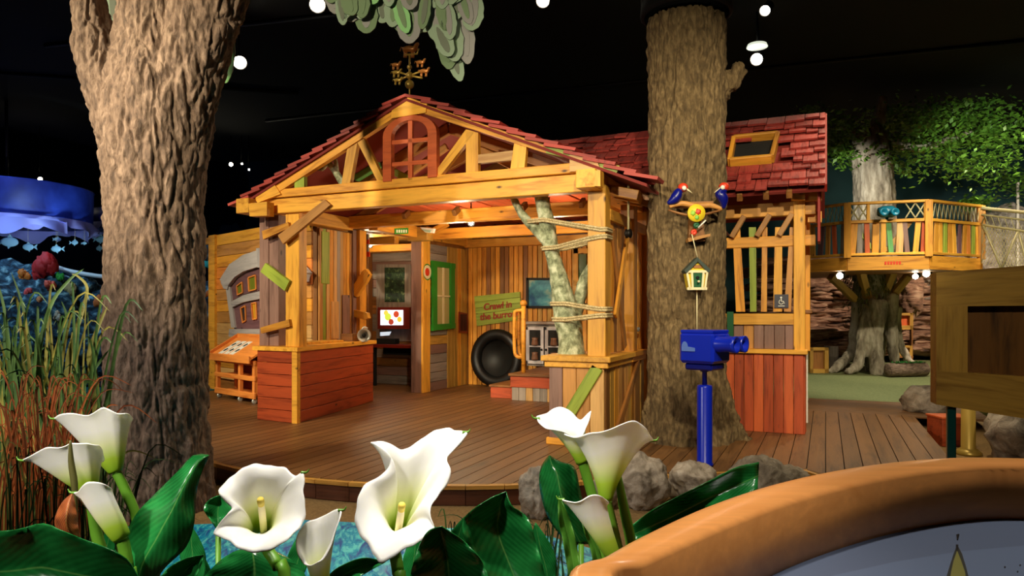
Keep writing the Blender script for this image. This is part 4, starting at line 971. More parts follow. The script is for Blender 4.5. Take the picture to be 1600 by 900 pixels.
# ================================================================= BLUE VIEWER
vb = onZ(1101, 727, 0)
vw = thing('coin_viewer', vb, 'glossy blue twin lens viewer on a blue post by the rocks', 'viewer')
fv = (RT*.72-FW*.69).normalized(); sv = Vector((-fv.y, fv.x, 0))      # forward and left
zc = H-(543-487)/F*6.2; ctr_ = Vector((vb.x, vb.y, zc))
lathe('column', [(.075, 0), (.075, .02), (.066, .03), (.066, .69), (.06, .705), (0, .71)], 'blue', vw, Matrix.Translation(vb), 24)
lathe('neck', [(.022, .7), (.022, .82), (.04, .83), (.044, .9), (0, .9)], 'bluedeep', vw, Matrix.Translation(vb), 20)
box('cradle', (.26, .24, .06), 'bluedeep', vw, frame(ctr_-UP*.165, fv, UP), .02)
hd = box('head', (.33, .32, .27), 'blue', vw, frame(ctr_+fv*-.0, fv, UP), .025)
box('lid', (.31, .30, .03), 'blue', vw, frame(ctr_+UP*.14, fv, UP), .01)
for s in (-1, 1):
    o_ = ctr_+fv*.15+sv*(.078*s)+UP*.035
    lathe('barrel', [(.075, -.03), (.07, .02), (.062, .1), (.07, .16), (.072, .19), (.056, .19), (.05, .1), (0, .09)], 'blue', vw, zto(o_, fv), 24)
    lathe('lens', [(.05, 0), (.0, .004)], 'black', vw, zto(o_+fv*.11, fv), 20)
lathe('rear_knob', [(.03, 0), (.035, .03), (.025, .05), (0, .052)], 'blue', vw, zto(ctr_-fv*.16+UP*.02, -fv), 16)
pl_ = plain('badge_blue', (96, 128, 214), .4)
e0 = ctr_-sv*.165
def vp(u, z): return e0+fv*u+UP*z
em = prism('emblem', [vp(.0, -.03), vp(-.13, -.03)]+[vp(-.1+.03*math.cos(a), .01+.045*math.sin(a)) for a in [math.pi*(1-i/8) for i in range(9)]][::1]+[vp(-.06, .01), vp(.0, .0)], -sv*.004, pl_, vw)
# accessible sign on the wing
ws = thing('access_sign', onY(1221, 480, YW), 'slate plate with white wheelchair symbol on the wing pickets', 'sign')
pY('plate', [(1210, 460), (1232, 460), (1232, 481), (1210, 481)], YW+.042, .02, plain('slate_sign', (70, 70, 84), .4), ws)
YP = YW+.035
disc('symbol_head', 1220.5, 464.8, YP, .011, 'white', ws)
tube('symbol_body', [onY(1220.5, 466.5, YP), onY(1221, 471, YP), onY(1224, 471, YP), onY(1226, 475, YP)], .006, 'white', ws, 6)
tube('symbol_wheel', [onY(1221+3.4*math.cos(a)-.5, 472+3.4*math.sin(a), YP) for a in [1.0+4.0*i/12-.6 for i in range(13)]], .005, 'white', ws, 6)
pY('symbol_line', [(1216, 477.5), (1226, 477.5), (1226, 478.7), (1216, 478.7)], YP, .006, 'white', ws)

# ================================================================= WEATHERVANE
YV = 7.3
wv = thing('weathervane', onY(640, 143, YV), 'copper weathervane with animal figures on the playhouse ridge', 'weathervane')
kv = 8.2/F
def qv(x, y, dy=0): return onY(x, y, YV+dy)
tube('rod', [qv(640, 185), qv(640, 84)], .012, 'brass', wv, 8)
for py, r in ((132, 7.5), (118, 6), (105, 4)):
    v_, f_ = blobdata((r*kv,)*3, 1, 0, 1, 3); mk('ball', v_, f_, 'brass', wv, Matrix.Translation(qv(640, py)), True)
for a, b in (((640, 118), (624, 113)), ((640, 118), (624, 125)), ((640, 118), (657, 112)), ((640, 118), (660, 122))):
    tube('arm', [qv(*a), qv(*b)], .012, 'brass', wv, 8)
def critter(x, y, s, m):
    b = tube('figure', [qv(x-4*s, y), qv(x, y-1*s), qv(x+4*s, y-.5*s), qv(x+6*s, y-4*s), qv(x+7.5*s, y-5*s)], [2.2*s*kv, 2.6*s*kv, 2.4*s*kv, 1.6*s*kv, 1.0*s*kv], m, wv, 10, 3)
    for dx in (-3.2, -1.8, 2.5, 3.8): tube('figure_leg', [qv(x+dx*s, y+1*s), qv(x+dx*s-.4*s, y+6*s)], .8*s*kv, m, b, 6)
    tube('figure_tail', [qv(x-4*s, y-1*s), qv(x-6*s, y-2*s), qv(x-7*s, y+1*s)], .5*s*kv, m, b, 6)
critter(639, 78, 2.0, 'copper'); critter(618, 102, 1.2, 'copper'); critter(619, 114, 1.2, 'brass'); critter(656, 98, 1.2, 'copper'); critter(662, 112, 1.3, 'copper'); critter(621, 126, 1.1, 'brass')
tube('base_ring', [qv(632, 86), qv(652, 84), qv(654, 76)], .012, 'brass', wv, 8)

# ================================================================= TREE HOUSE END OF THE HALL
ZP = 2.42
th = thing('treehouse_platform', at(1400, 487, 15.2)-UP*H, 'raised tree house platform with colourful picket railing on splayed braces', 'tree house')
K = [onZ(1240, 407.5, ZP), onZ(1324, 402, ZP), onZ(1451, 399.5, ZP), onZ(1533, 404, ZP)]
bk = [K[3]+FW*2.8+RT*.3, K[0]+FW*2.6-RT*.3]
prism('platform_deck', K+bk, (0, 0, -.05), 'honey', th)
prism('platform_core', [p+FW*.1-UP*.05 for p in K]+[p-UP*.05 for p in bk], (0, 0, -.2), 'brown', th)
ZT = 3.47
picket_m = [['tan', 'honey', 'yellow', 'plum', 'honey', 'brick', 'grey'], ['honey', 'grey', 'brick', 'honey', 'yellow', 'mint', 'pale', 'purple', 'yellow', 'brick'], ['plum', 'honey', 'yellow', 'green', 'honey', 'yellow', 'plum', 'honey', 'orange', 'green', 'yellow']]
for i in range(3):
    a, b = K[i], K[i+1]; d = (b-a).normalized(); n = Vector((d.y, -d.x, 0)); L = (b-a).length
    prism('fascia', [a+n*.03, b+n*.03, b-n*.02, a-n*.02], (0, 0, -.26), 'honey', th)
    beam('top_rail', a+UP*(ZT-a.z), b+UP*(ZT-b.z), .1, .05, 'yellow', th)
    beam('mid_rail', a+UP*.69-d*.0, b+UP*.69, .05, .06, 'yellow', th); beam('foot_rail', a+UP*.05, b+UP*.05, .06, .05, 'yellow', th)
    ms = picket_m[i]; k = len(ms)
    for j, m in enumerate(ms):
        c0_ = a+d*(L*(j+.6)/(k+.2)); ln = random.uniform(-.06, .06)
        beam('picket', c0_-n*.02+UP*.06, c0_-n*.02+d*ln+UP*.7, random.uniform(.09, .13), .03, m, th, n)
    if i == 1:
        for u0, u1 in ((.02, .26), (.72, .96)):
            for s in (0, 1):
                for t in (0, .5):
                    x0_ = a+d*L*(u0+(u1-u0)*t); x1_ = a+d*L*(u0+(u1-u0)*(t+.5))
                    tube('lattice_rope', [x0_+UP*(.73 if s else 1.02), (x0_+x1_)/2+UP*.875, x1_+UP*(1.02 if s else .73)], .014, 'netrope', th, 6, 3)
            beam('lattice_post', a+d*L*u1+UP*.7, a+d*L*u1+UP*1.03, .06, .06, 'yellow', th, n)
    else:
        npt = 26; tube('laced_rope', [a+d*(L*q/npt)+UP*(.875+.14*(1 if q % 2 else -1)) for q in range(npt+1)], .013, 'netrope', th, 6)
for p in K: beam('rail_post', p-UP*.02, p+UP*1.06, .13, .13, 'honey', th, (0, 1, 0))
beam('diagonal_slat', K[1]+(K[2]-K[1])*.5+UP*.1-FW*-.06, K[1]+(K[2]-K[1])*.82+UP*.7+FW*.06, .09, .03, 'pale', th, -FW)
beam('diagonal_slat', K[1]+(K[2]-K[1])*.12+UP*.62+FW*.06, K[1]+(K[2]-K[1])*.36+UP*.1+FW*.06, .07, .03, 'green', th, -FW)
for j in range(6): # faded red lettering on the fascia
    c_ = K[1]+(K[2]-K[1])*(.46+.035*j); dd_ = (K[2]-K[1]).normalized(); nn_ = Vector((dd_.y, -dd_.x, 0))
    prism('red_mark', [c_+nn_*.035-UP*.1, c_+nn_*.035+dd_*.035-UP*.1, c_+nn_*.035+dd_*.035-UP*.16, c_+nn_*.035-UP*.16], -nn_*.006, 'redpaint', th)
TB = onZ(1368, 582, 0)+FW*.35
for px, py in ((1298, 432), (1345, 425), (1395, 425), (1420, 430)):
    beam('support_brace', onP(px, py, TB-FW*.6, FW), onP((px+1365*1.3)/2.3, 468, TB-FW*.25, FW), .14, .16, 'olive', th, -FW)
kn = (K[2]-K[1]).cross(UP).normalized(); tv = onP(1386, 331, K[1], kn); bv = thing('blue_viewer', tv, 'teal twin lens viewer mounted on the tree house railing', 'viewer')
lathe('body', [(.08, -.16), (.115, -.08), (.115, .1), (.08, .14), (0, .15)], 'teal', bv, zto(tv, RT*.9-FW*.2), 16)
for s in (-1, 1): lathe('lens', [(.07, 0), (.075, .12), (.05, .12), (0, .06)], 'teal', bv, zto(tv-FW*.1-RT*.06+RT*.11*s-UP*.03, -FW), 16)
tube('stalk', [tv-UP*.1, Vector((tv.x, tv.y, ZP+.7))], .03, 'teal', bv, 8)
# tree that carries it
tt = thing('tree', TB, 'pale grey rooted tree rising through the tree house platform', 'tree')
def q3(x, y, dd=0): return onP(x, y, TB+FW*dd, FW)
k3 = (TB-CAM).dot(FW)/F
def rp(*a): return [x*k3 for x in a]
organic('trunk', [([q3(1366, 590), q3(1366, 540), q3(1366, 480), q3(1366, 400), q3(1366, 320), q3(1364, 270), q3(1360, 225), q3(1352, 200)], rp(12, 17, 28, 32, 30, 29, 28, 20)),
                  ([q3(1346, 470), q3(1338, 520), q3(1332, 550), q3(1306, 574, -.3), q3(1294, 582, -.3)], rp(14, 10, 9, 7, 4)),
                  ([q3(1356, 480, -.3), q3(1348, 530, -.5), q3(1340, 570, -.6), q3(1322, 583, -.7)], rp(13, 9, 8, 5)),
                  ([q3(1370, 470, -.4), q3(1368, 540, -.6), q3(1370, 575, -.7), q3(1374, 590, -.8)], rp(15, 10, 11, 9)),
                  ([q3(1388, 460, -.3), q3(1394, 530, -.4), q3(1400, 570, -.4), q3(1412, 582, -.4)], rp(14, 8, 7, 5)),
                  ([q3(1396, 480), q3(1404, 530), q3(1418, 560), q3(1436, 574)], rp(12, 7, 6, 4)),
                  ([q3(1370, 230), q3(1392, 222), q3(1430, 232), q3(1470, 222), q3(1520, 205)], rp(14, 9, 6, 5, 3)),
                  ([q3(1354, 225), q3(1335, 208), q3(1318, 200), q3(1300, 190)], rp(12, 8, 5, 3)),
                  ([q3(1362, 230), q3(1372, 190), q3(1380, 150)], rp(14, 10, 7))],
        .026, bark(5, 1.2, .03, 5), 'barkg', tt)
# moss skirt on the trunk
v = []; f = []
for i in range(900):
    a = random.uniform(0, 2*math.pi); z = 2.2-abs(random.gauss(0, .42)); r = .5+.03*random.random()
    c = TB*1.0+Vector((r*math.cos(a), r*math.sin(a), z)); t = Vector((-math.sin(a), math.cos(a), 0))*.012; o_ = len(v)
    v += [c-t, c+t, c+Vector((math.cos(a), math.sin(a), 0))*.04-UP*random.uniform(.06, .16)]; f.append([o_, o_+1, o_+2])
tag(mk('moss_skirt', v, f, 'moss', tt), kind='stuff')
# leafy crown
M['crown'] = mottled('crown_leaf', [(.3, (40, 84, 24)), (.7, (110, 160, 50))], 2.5, 3, .5, .1, .01)
v = []; f = []
def leafcluster(c, rad, n, size=.09):
    for i in range(n):
        d = Vector((random.gauss(0, 1), random.gauss(0, 1), random.gauss(0, .6)))*rad*.5+c
        if d.z > 6.2: continue
        a = Vector((random.gauss(0, 1), random.gauss(0, 1), random.gauss(0, .5))).normalized(); b = a.cross(Vector((random.random(), random.random(), 1))).normalized(); s = size*random.uniform(.7, 1.5); o_ = len(v)
        v.extend([d, d+a*s*.5+b*s*.32+UP*.01, d+a*s*1.2, d+a*s*.5-b*s*.32]); f.append([o_, o_+1, o_+2, o_+3])
for px, py, dd, r, n in ((1310, 205, -.6, .65, 500), (1300, 230, .2, .5, 260), (1330, 245, 0, .5, 200), (1395, 240, -.5, .45, 200), (1420, 195, 0, .9, 520), (1460, 180, .3, 1.0, 640), (1500, 170, .5, 1.0, 640), (1450, 225, -.3, .9, 420), (1500, 235, 0, 1.0, 560),
                         (1540, 190, .4, .9, 520), (1545, 250, .2, .8, 320), (1575, 210, 0, .8, 400), (1410, 260, -.4, .35, 110), (1510, 265, .1, .6, 180), (1270, 170, .6, .4, 140), (1380, 180, .6, .5, 160)):
    leafcluster(q3(px, py, dd), r, n)
tag(mk('crown_leaves', v, f, 'crown', tt), kind='stuff')
for nm, px, py, s in (('bush', 1520, 318, .4), ('bush', 1590, 285, .9)):
    c = q3(px, py, 2.9 if s < .5 else 2.6); sb = thing(nm, c-UP*s, 'dark rounded bush silhouetted behind the railing' if s < .5 else 'tall dark bush against the painted backdrop', 'bush')
    v = []; f = []; leafcluster(c, s*.8, 420, .1); tag(mk('leaves', v, f, 'crown', sb), kind='stuff'); tube('stem', [c-UP*(c.z), c], .04, 'barkg', sb, 6)
# rope net bridge to the right
nt_ = thing('rope_net', at(1570, 487, 14.0)-UP*H, 'pale rope net fence strung from the tree house corner post', 'net')
n0 = at(1534, 325, 14.2); n1 = at(1640, 336, 13.4); m0 = at(1534, 412, 14.2); m1 = at(1640, 440, 13.4)
def nq(u, w): return (n0.lerp(n1, u)).lerp(m0.lerp(m1, u), w)
for w_, r in ((0, .035), (.12, .02), (.3, .025)): tube('rope_rail', [nq(u/8, w_) for u in range(9)], r, 'netrope', nt_, 8)
npt = 20; tube('lacing', [nq(q/npt, .13 if q % 2 else .29) for q in range(npt+1)], .016, 'netrope', nt_, 6)
for pts_ in ([(.02, .3), (.3, 1.0)], [(.3, 1.0), (.55, .3)], [(.55, .3), (.72, 1)], [(.72, 1), (.95, .3)]): tube('stay', [nq(*pts_[0]), nq(*pts_[1])], .018, 'netrope', nt_, 6)
v = []; f = []
for i in range(26):
    for s in (1, -1):
        q = [nq(min(1, max(0, i/22+s*.3*t)), .3+.7*t) for t in (0, .25, .5, .75, 1)]
        tv_, tf_ = tubedata(q, .006, 4); o_ = len(v); v += tv_; f += [[a+o_ for a in g] for g in tf_]
tag(mk('mesh', v, f, 'netrope', nt_), kind='stuff')
bo = blob('boulder', onP(1568, 388, TB+FW*4.3, FW), (1.25, .7, 1.2), 4, 'rock', None, .3, 1.4, 5, .9); tag(bo, 'large pale boulder behind the rope net', 'boulder')
# layered rock wall behind the tree
rw = thing('rock_wall', at(1360, 487, 20)-UP*H, 'layered brown rock ledges behind the rooted tree', 'rock wall')
for i in range(12):
    for j in range(3):
        px = 1250+j*92+random.uniform(-12, 12); py = 548-i*12.5+random.uniform(-3, 3)
        c = at(px, py, 19.4+.12*i+random.uniform(0, .5)+(.6 if j == 2 else 0)); v, f = blobdata((1.25+.3*random.random(), .8, .17+.05*random.random()), i*3+j, .32, 1.7, 4)
        mk('ledge', v, f, 'strata', rw, Matrix.Translation(c) @ Matrix.Rotation(TH+random.uniform(-.2, .2), 4, 'Z'), True)
for i in range(5):
    c = at(1530, 540-i*25, 20.4); v, f = blobdata((1.5, .9, .35), i+50, .3, 1.7, 4); mk('ledge', v, f, 'rock', rw, Matrix.Translation(c), True)
c = at(1422, 455, 17.6); v, f = blobdata((.28, .25, .75), 77, .3, 2.2, 4); mk('pillar_rock', v, f, 'strata', rw, Matrix.Translation(c), True)
# wooden frames and shelf in the distance
def dist_frame(name, label, x0, y0, x1, y1, d, m='olive', inner=None):
    t = thing(name, at((x0+x1)/2, y1, d), label, 'frame'); w_ = max(3, (x1-x0)*.16)
    for q in ([(x0, y0), (x1, y0), (x1, y0+w_), (x0, y0+w_)], [(x0, y1-w_*1.6), (x1, y1-w_*1.6), (x1, y1), (x0, y1)], [(x0, y0), (x0+w_, y0), (x0+w_, y1), (x0, y1)], [(x1-w_*1.3, y0), (x1, y0), (x1, y1), (x1-w_*1.3, y1)]):
        prism('rail', [at(x, y, d) for x, y in q], FW*.12, m, t)
    prism('panel', [at(x, y, d+.08) for x, y in ((x0+2, y0+2), (x1-2, y0+2), (x1-2, y1-2), (x0+2, y1-2))], FW*.03, inner or 'brown', t)
    return t
dist_frame('low_gate', 'low ochre wooden gate standing on the green carpet', 1266, 543, 1295, 584, 15.7)
su = dist_frame('shelf_unit', 'ochre wooden shelf unit behind the rooted tree', 1402, 489, 1427, 515, 17.2, 'olive', 'brick')
for x in (1403, 1424): prism('leg', [at(a, b, 17.318) for a, b in ((x, 505), (x+2.5, 505), (x+2.5, 574.2), (x, 574.2))], FW*.08, 'brown', su)
prism('lower_shelf', [at(a, b, 17.2) for a, b in ((1402, 556), (1427, 556), (1427, 559), (1402, 559))], FW*.3, 'brown', su)
dist_frame('wooden_crate', 'small ochre crate at the foot of the rooted tree', 1404, 540, 1426, 556, 17.2)
prism('slat_box', [at(x, y, 17.5) for x, y in ((1296, 541), (1310, 541), (1310, 573.5), (1296, 573.5))], FW*.3, 'grey'); tag(bpy.context.scene.collection.objects['slat_box'], 'small grey slatted box near the ochre frame', 'box')
# log bench with green cushion of leaves
lp = onZ(1417, 588, 0); lb = thing('log_bench', lp, 'short bark log with a green leafy top', 'log')
lathe('log', [(.1, -.46), (.14, -.44), (.15, .0), (.14, .44), (.1, .46)], 'barkl', lb, zto(lp+UP*.14, RT*.98+FW*.2), 18)
v = []; f = []
for i in range(160):
    c = lp+UP*.28+(RT*.98+FW*.2)*random.uniform(-.3, .46)+FW*random.uniform(-.08, .1); a = Vector((random.gauss(0, 1), random.gauss(0, 1), .4)).normalized()*.06; b = a.cross(UP)*.4; o_ = len(v); v += [c, c+a*.5+b, c+a, c+a*.5-b]; f.append([o_, o_+1, o_+2, o_+3])
tag(mk('leafy_top', v, f, plain('bright_leaf', (60, 150, 70), .5), lb), kind='stuff')
# rocks at the edge of the deck end and by the glass leg
for px, py, z, s, lab in ((1448, 621, 0, (.3, .25, .22), 'low dark rock at the end of the deck planks'), (1608, 698, GZ, (.38, .38, .42), 'dark rounded boulder under the framed panel'), (1614, 655, GZ, (.38, .45, .3), 'wet grey boulder behind the framed panel')):
    p = onZ(px, py+22, z); o = blob('rock', p+UP*s[2]*.59, s, px, 'rock', None, .28, 1.3, 4, .6); tag(o, lab, 'rock')
rb = onZ(1474, 697, GZ); o = thing('red_box', rb, 'red wooden box on the deck beside the glass leg', 'box')
box('body', (.36, .3, .31), 'red', o, Matrix.Translation(rb+UP*.155+RT*.14+FW*.1) @ Matrix.Rotation(TH, 4, 'Z')); box('lid', (.38, .32, .025), 'brick', o, Matrix.Translation(rb+UP*.32+RT*.14+FW*.1) @ Matrix.Rotation(TH, 4, 'Z'))
# framed wooden panel on a glass leg and a turned post
fp = thing('display_case', at(1530, 720, 4.4), 'thick olive wood case front with a dark recessed grain panel', 'display case')
pn = (FW*-.92-RT*.28).normalized(); pp = at(1463, 530, 4.55)
pn = Vector((pn.x, pn.y, 0)).normalized()
def pq(x, y, o=0): return onP(x, y, pp+pn*o, pn)
def pp_(name, q, o, t, m): return prism(name, [pq(x, y, o) for x, y in q], -pn*t, m, fp)
pp_('top_rail', [(1463, 426), (1650, 411), (1650, 477), (1463, 479)], 0, .14, 'olive'); pp_('bottom_rail', [(1463, 579), (1650, 592), (1650, 662), (1463, 632)], 0, .14, 'olive')
pp_('stile', [(1463, 479), (1512, 478.5), (1512, 582.4), (1463, 579)], 0, .14, 'olive'); pp_('stile', [(1635, 477), (1650, 477), (1650, 592), (1635, 591)], 0, .14, 'olive')
pp_('recessed_panel', [(1512, 478.5), (1635, 477), (1635, 591), (1512, 582.4)], -.08, .03, 'walnut')
for gx in (1486, 1632):
    gl = pq(gx, 660, -.06); cbox('glass_leg', (gl.x-.025, gl.y-.03, GZ), (gl.x+.025, gl.y+.03, H-(632-487)/F*4.5), 'glass', fp)
po = onZ(1513, 710, GZ); tp = thing('turned_post', po, 'yellow brass post with a round foot behind the glass leg', 'post')
lathe('shaft', [(.13, 0), (.13, .02), (.1, .05), (.07, .07), (.065, .7), (0, .7)], 'brass', tp, Matrix.Translation(po), 20)

# ================================================================= REEF END OF THE HALL
def qr(x, y, d=15): return at(x, y, d)
reef = thing('reef_rocks', qr(120, 600, 15), 'blue lit reef of heaped rocks behind the tall grasses', 'reef')
for px, py, d, s in ((20, 560, 14.2, 1.3), (75, 520, 14.8, 1.4), (130, 560, 14.5, 1.2), (30, 470, 15.6, 1.3), (100, 465, 15.8, 1.0), (150, 510, 15.4, 1.1), (-30, 520, 14.6, 1.4), (175, 565, 14.2, 1.0), (325, 470, 17.5, .8), (322, 530, 16.5, .9), (330, 400, 18, .5), (322, 580, 15.5, .6), (240, 540, 16, 1.4), (280, 500, 17, 1.3)):
    v, f = blobdata((s, s*.8, s*.62), px+9, .34, 1.6, 4); mk('rock', v, f, 'reefrock', reef, Matrix.Translation(qr(px, py, d)), True)
from mathutils.bvhtree import BVHTree
rv_, rf_ = [], []
for o in reef.children:
    o0 = len(rv_); rv_ += [WM[o.name] @ v.co for v in o.data.vertices]; rf_ += [[i+o0 for i in p.vertices] for p in o.data.polygons]
RB = BVHTree.FromPolygons(rv_, rf_)
def onreef(px, py, d):
    """where the sight line meets the rocks, else the nearest rock under it"""
    h = RB.ray_cast(CAM, ray(px, py).normalized())[0]
    if h is None:
        best = min((RB.find_nearest(at(px, py, k)) for k in (14, 14.5, 15, 15.5, 16, 16.5, 17)), key=lambda r: r[3]); h = best[0]
    return h
for px, py, d, s, c, lab in ((66, 420, 14.6, .42, (190, 30, 24), 'large red fan coral on the reef'), (41, 432, 14.5, .2, (230, 120, 30), 'orange coral beside the red fan coral'), (93, 434, 14.4, .13, (60, 170, 60), 'small green coral beside the red fan coral'), (77, 448, 14.3, .15, (230, 90, 60), 'salmon coral below the red fan coral'), (45, 458, 14.0, .12, (220, 70, 60), 'small pink coral on the upper reef ledge'), (160, 470, 14.6, .22, (220, 110, 40), 'orange barrel sponge near the lit blue panel'), (158, 505, 14.0, .2, (230, 110, 80), 'salmon coral cluster at the foot of the trunk'),
                          (60, 468, 14.0, .1, (240, 150, 90), 'peach coral bud on the reef ledge'), (326, 412, 16, .2, (60, 190, 170), 'teal coral head beside the boarded wall'), (324, 462, 16, .18, (230, 120, 50), 'orange coral head beside the boarded wall'), (110, 452, 14.2, .22, (200, 170, 110), 'sandy coral stump on the reef'), (86, 495, 13.8, .14, (210, 190, 160), 'pale branching coral on the dark reef ledge')):
    cp_ = onreef(px, py, d); o = thing('coral', cp_, lab, 'coral'); cp_ = cp_+UP*s*.12; m = plain('coral_tint', c, .7)
    for k in range(5):
        v, f = blobdata((s*.42, s*.3, s*.55), px+k, .4, 2.4, 3); mk('lobe', v, f, m, o, Matrix.Translation(cp_+RT*(random.uniform(-1, 1)*s*.5)+FW*(random.uniform(-.3, .3)*s)+UP*(random.uniform(-.3, .35)*s)), True)
M['drum'] = mottled('blue_drum', [(.3, (16, 30, 110)), (.7, (50, 80, 190))], 1.2, 3, .5, 0); M['lilac'] = plain('lilac_cloth', (170, 175, 245), .7)
def wave(c, r, a0, a1, zt, zb, seed):
    """cloth valance hung round a drum of radius r"""
    V = []; Fc = []; n = 90
    for i in range(n+1):
        u = i/n; a = a0+(a1-a0)*u
        for j in range(6):
            w_ = j/5; rr = r+w_*(.09+.08*math.sin(a*17+seed)); z = zt+(zb-zt)*w_+w_*(.11*math.sin(a*7+seed)+.05*math.sin(a*15+seed*2))
            V.append(Vector((c.x+rr*math.cos(a), c.y+rr*math.sin(a), z)))
    for i in range(n):
        for j in range(5): Fc.append([i*6+j, (i+1)*6+j, (i+1)*6+j+1, i*6+j+1])
    return V, Fc
dr_ = thing('blue_canopy', qr(20, 330, 17), 'round blue drum canopy with lilac wave valance over the reef', 'canopy')
c1 = qr(10, 487, 17.6); c1.z = 0
lathe('drum', [(1.86, 3.55), (1.88, 4.4), (1.9, 4.42), (1.8, 4.44), (0, 4.46)], 'drum', dr_, Matrix.Translation(c1), 48)
v, f = wave(c1, 1.87, 0, 2*math.pi, 3.6, 3.36, 1); mk('wave_valance', v, f, 'lilac', dr_, None, True)
v, f = wave(c1, 2.0, -2.4, .1, 3.5, 3.22, 3); mk('wave_valance', v, f, 'lilac', dr_, None, True)
tube('suspension_rod', [c1+UP*4.4, c1+UP*6.6], .04, 'iron', dr_, 8)
d2 = thing('blue_canopy', qr(150, 350, 17), 'smaller blue canopy edge with lilac valance beside the trunk', 'canopy')
c2 = qr(215, 487, 20.8); c2.z = 0
lathe('drum', [(1.22, 3.82), (1.24, 4.25), (0, 4.28)], 'drum', d2, Matrix.Translation(c2), 40)
v, f = wave(c2, 1.23, 0, 2*math.pi, 3.86, 3.62, 5); mk('wave_valance', v, f, 'lilac', d2, None, True); tube('suspension_rod', [c2+UP*4.2, c2+UP*6.6], .04, 'iron', d2, 8)
fishm = plain('pale_fish', (150, 200, 215), .5)
for px, py, s, dr0, lab in ((15, 378, .17, 1, 'large pale hanging fish with spiny fins'), (44, 386, .12, -1, 'pale hanging fish diving toward the red coral'), (88, 389, .11, -1, 'plump pale hanging fish under a tiny one'), (90, 374, .07, 1, 'tiny pale fish hanging above the plump one'), (117, 379, .08, 1, 'dim teal hanging fish next to the plump pale one'), (132, 380, .05, 1, 'thin hanging float beside the dim teal fish'), (155, 388, .08, -1, 'dim blue hanging fish close to the trunk'), (158, 374, .11, 1, 'broad dim teal fish hanging beside the trunk')):
    dh = {90: 17.85, 117: 17.6, 132: 17.9, 155: 20.8, 158: 20.3}.get(px, 17.3); s *= dh/14.8; c = qr(px, py, dh); t = thing('hanging_fish', c, lab, 'fish', 'fish hanging over the reef')
    v, f = blobdata((s, s*.25, s*.6), px, .06, 1, 3); R_ = Matrix.Translation(c) @ Matrix.Rotation(TH+.3*math.sin(px), 4, 'Z')
    mk('body', v, f, fishm, t, R_, True); x_ = RT*(s*dr0); prism('tail', [c-x_*.8, c-x_*1.55+UP*s*.5, c-x_*1.35, c-x_*1.55-UP*s*.5], FW*.02, fishm, t); prism('fin', [c+UP*s*.45-x_*.4, c+UP*s*.95, c+UP*s*.45+x_*.4], FW*.02, fishm, t); prism('fin', [c-UP*s*.45-x_*.3, c-UP*s*.85-x_*.2, c-UP*s*.45+x_*.2], FW*.02, fishm, t)
    tube('line', [c+UP*s*.5, Vector((c.x, c.y, 3.56 if px < 140 else 3.83))], .004, 'netrope', t, 4)
lp_ = plain('lit_blue_panel', (90, 110, 255), .4, emit=(90, 110, 255), estr=1.6)
for x0, x1, y0, y1, lab in ((133, 146, 447, 482, 'glowing blue light panel behind the reef'), (160, 167, 448, 462, 'small glowing pale panel beside the trunk')):
    o = thing('light_panel', qr(x0, y1, 17), lab, 'light panel'); prism('glow', [qr(x, y, 17) for x, y in ((x0, y0), (x1, y0), (x1, y1), (x0, y1))], FW*.1, lp_, o); prism('case', [qr(x, y, 17.1) for x, y in ((x0-2, y0-2), (x1+2, y0-2), (x1+2, 582), (x0-2, 582))], FW*.2, 'black', o)
o = tube('white_rail', [qr(85, 416, 15.5), qr(110, 424, 15.5), qr(165, 433, 15.6), qr(235, 437, 15.9), qr(262, 462, 16.3), qr(272, 505, 16.7)], .05, 'white', None, 8, 4); tag(o, 'pale curved rail sweeping over the reef', 'rail')

# ================================================================= CEILING LAMPS
def spotlamp(px, py, d, lab, r=.09, glow=lampm):
    c = at(px, py, d); t = thing('ceiling_spotlight', c+UP*.3, lab, 'spotlight', 'ceiling spotlights'); dd = (Vector((-2.5, 4, .5))-c).normalized()
    lathe('can', [(.02, -.3), (r*.9, -.26), (r*1.05, -.0), (r*.98, 0), (r*.9, -.05), (0, -.06)], 'iron', t, zto(c, dd), 20)
    lathe('lens', [(r*.9, -.02), (r*.7, .02), (0, .04)], glow, t, zto(c, dd), 20); tube('hanger', [c-dd*.2, Vector((c.x, c.y, 6.6 if c.z > 3 else ZP-.24))-dd*.1], .015, 'iron', t, 6)
for px, py, d, lab, r in ((496, 8, 10.6, 'bright ceiling spotlight beside the hanging leaf cutout', .12), (848, 2, 10.4, 'bright ceiling spotlight over the playhouse ridge', .1), (1195, 17, 10.6, 'bright ceiling spotlight right of the olive brown trunk', .08), (1182, 93, 12.6, 'bright ceiling spotlight over the shingled wing below a ring lamp', .11), (375, 98, 12.6, 'bright ceiling spotlight peeking past the forked tree', .12)):
    spotlamp(px, py, d, lab, r)
for px, py, d, r in ((320, 247, 20, .07), (361, 257, 21, .06), (314, 311, 22, .06), (378, 256, 21, .03), (389, 265, 21, .03), (15, 281, 20, .06), (63, 280, 20, .06), (1312, 431, 14.4, .07), (1430, 432, 14.9, .06), (1447, 428, 14.6, .07), (1146, 156, 20, .03), (1158, 155, 20, .03), (1170, 152, 20, .03)):
    lab = 'small spotlight fixed under the tree house platform' if py > 400 else ('tiny spotlight glowing above the blue drum canopy' if px < 100 else ('tiny pale light in the dark above the shingled wing roof' if px > 1000 else 'tiny far spotlight in the dark between forked tree and playhouse roof'))
    spotlamp(px, py, d, lab, r)
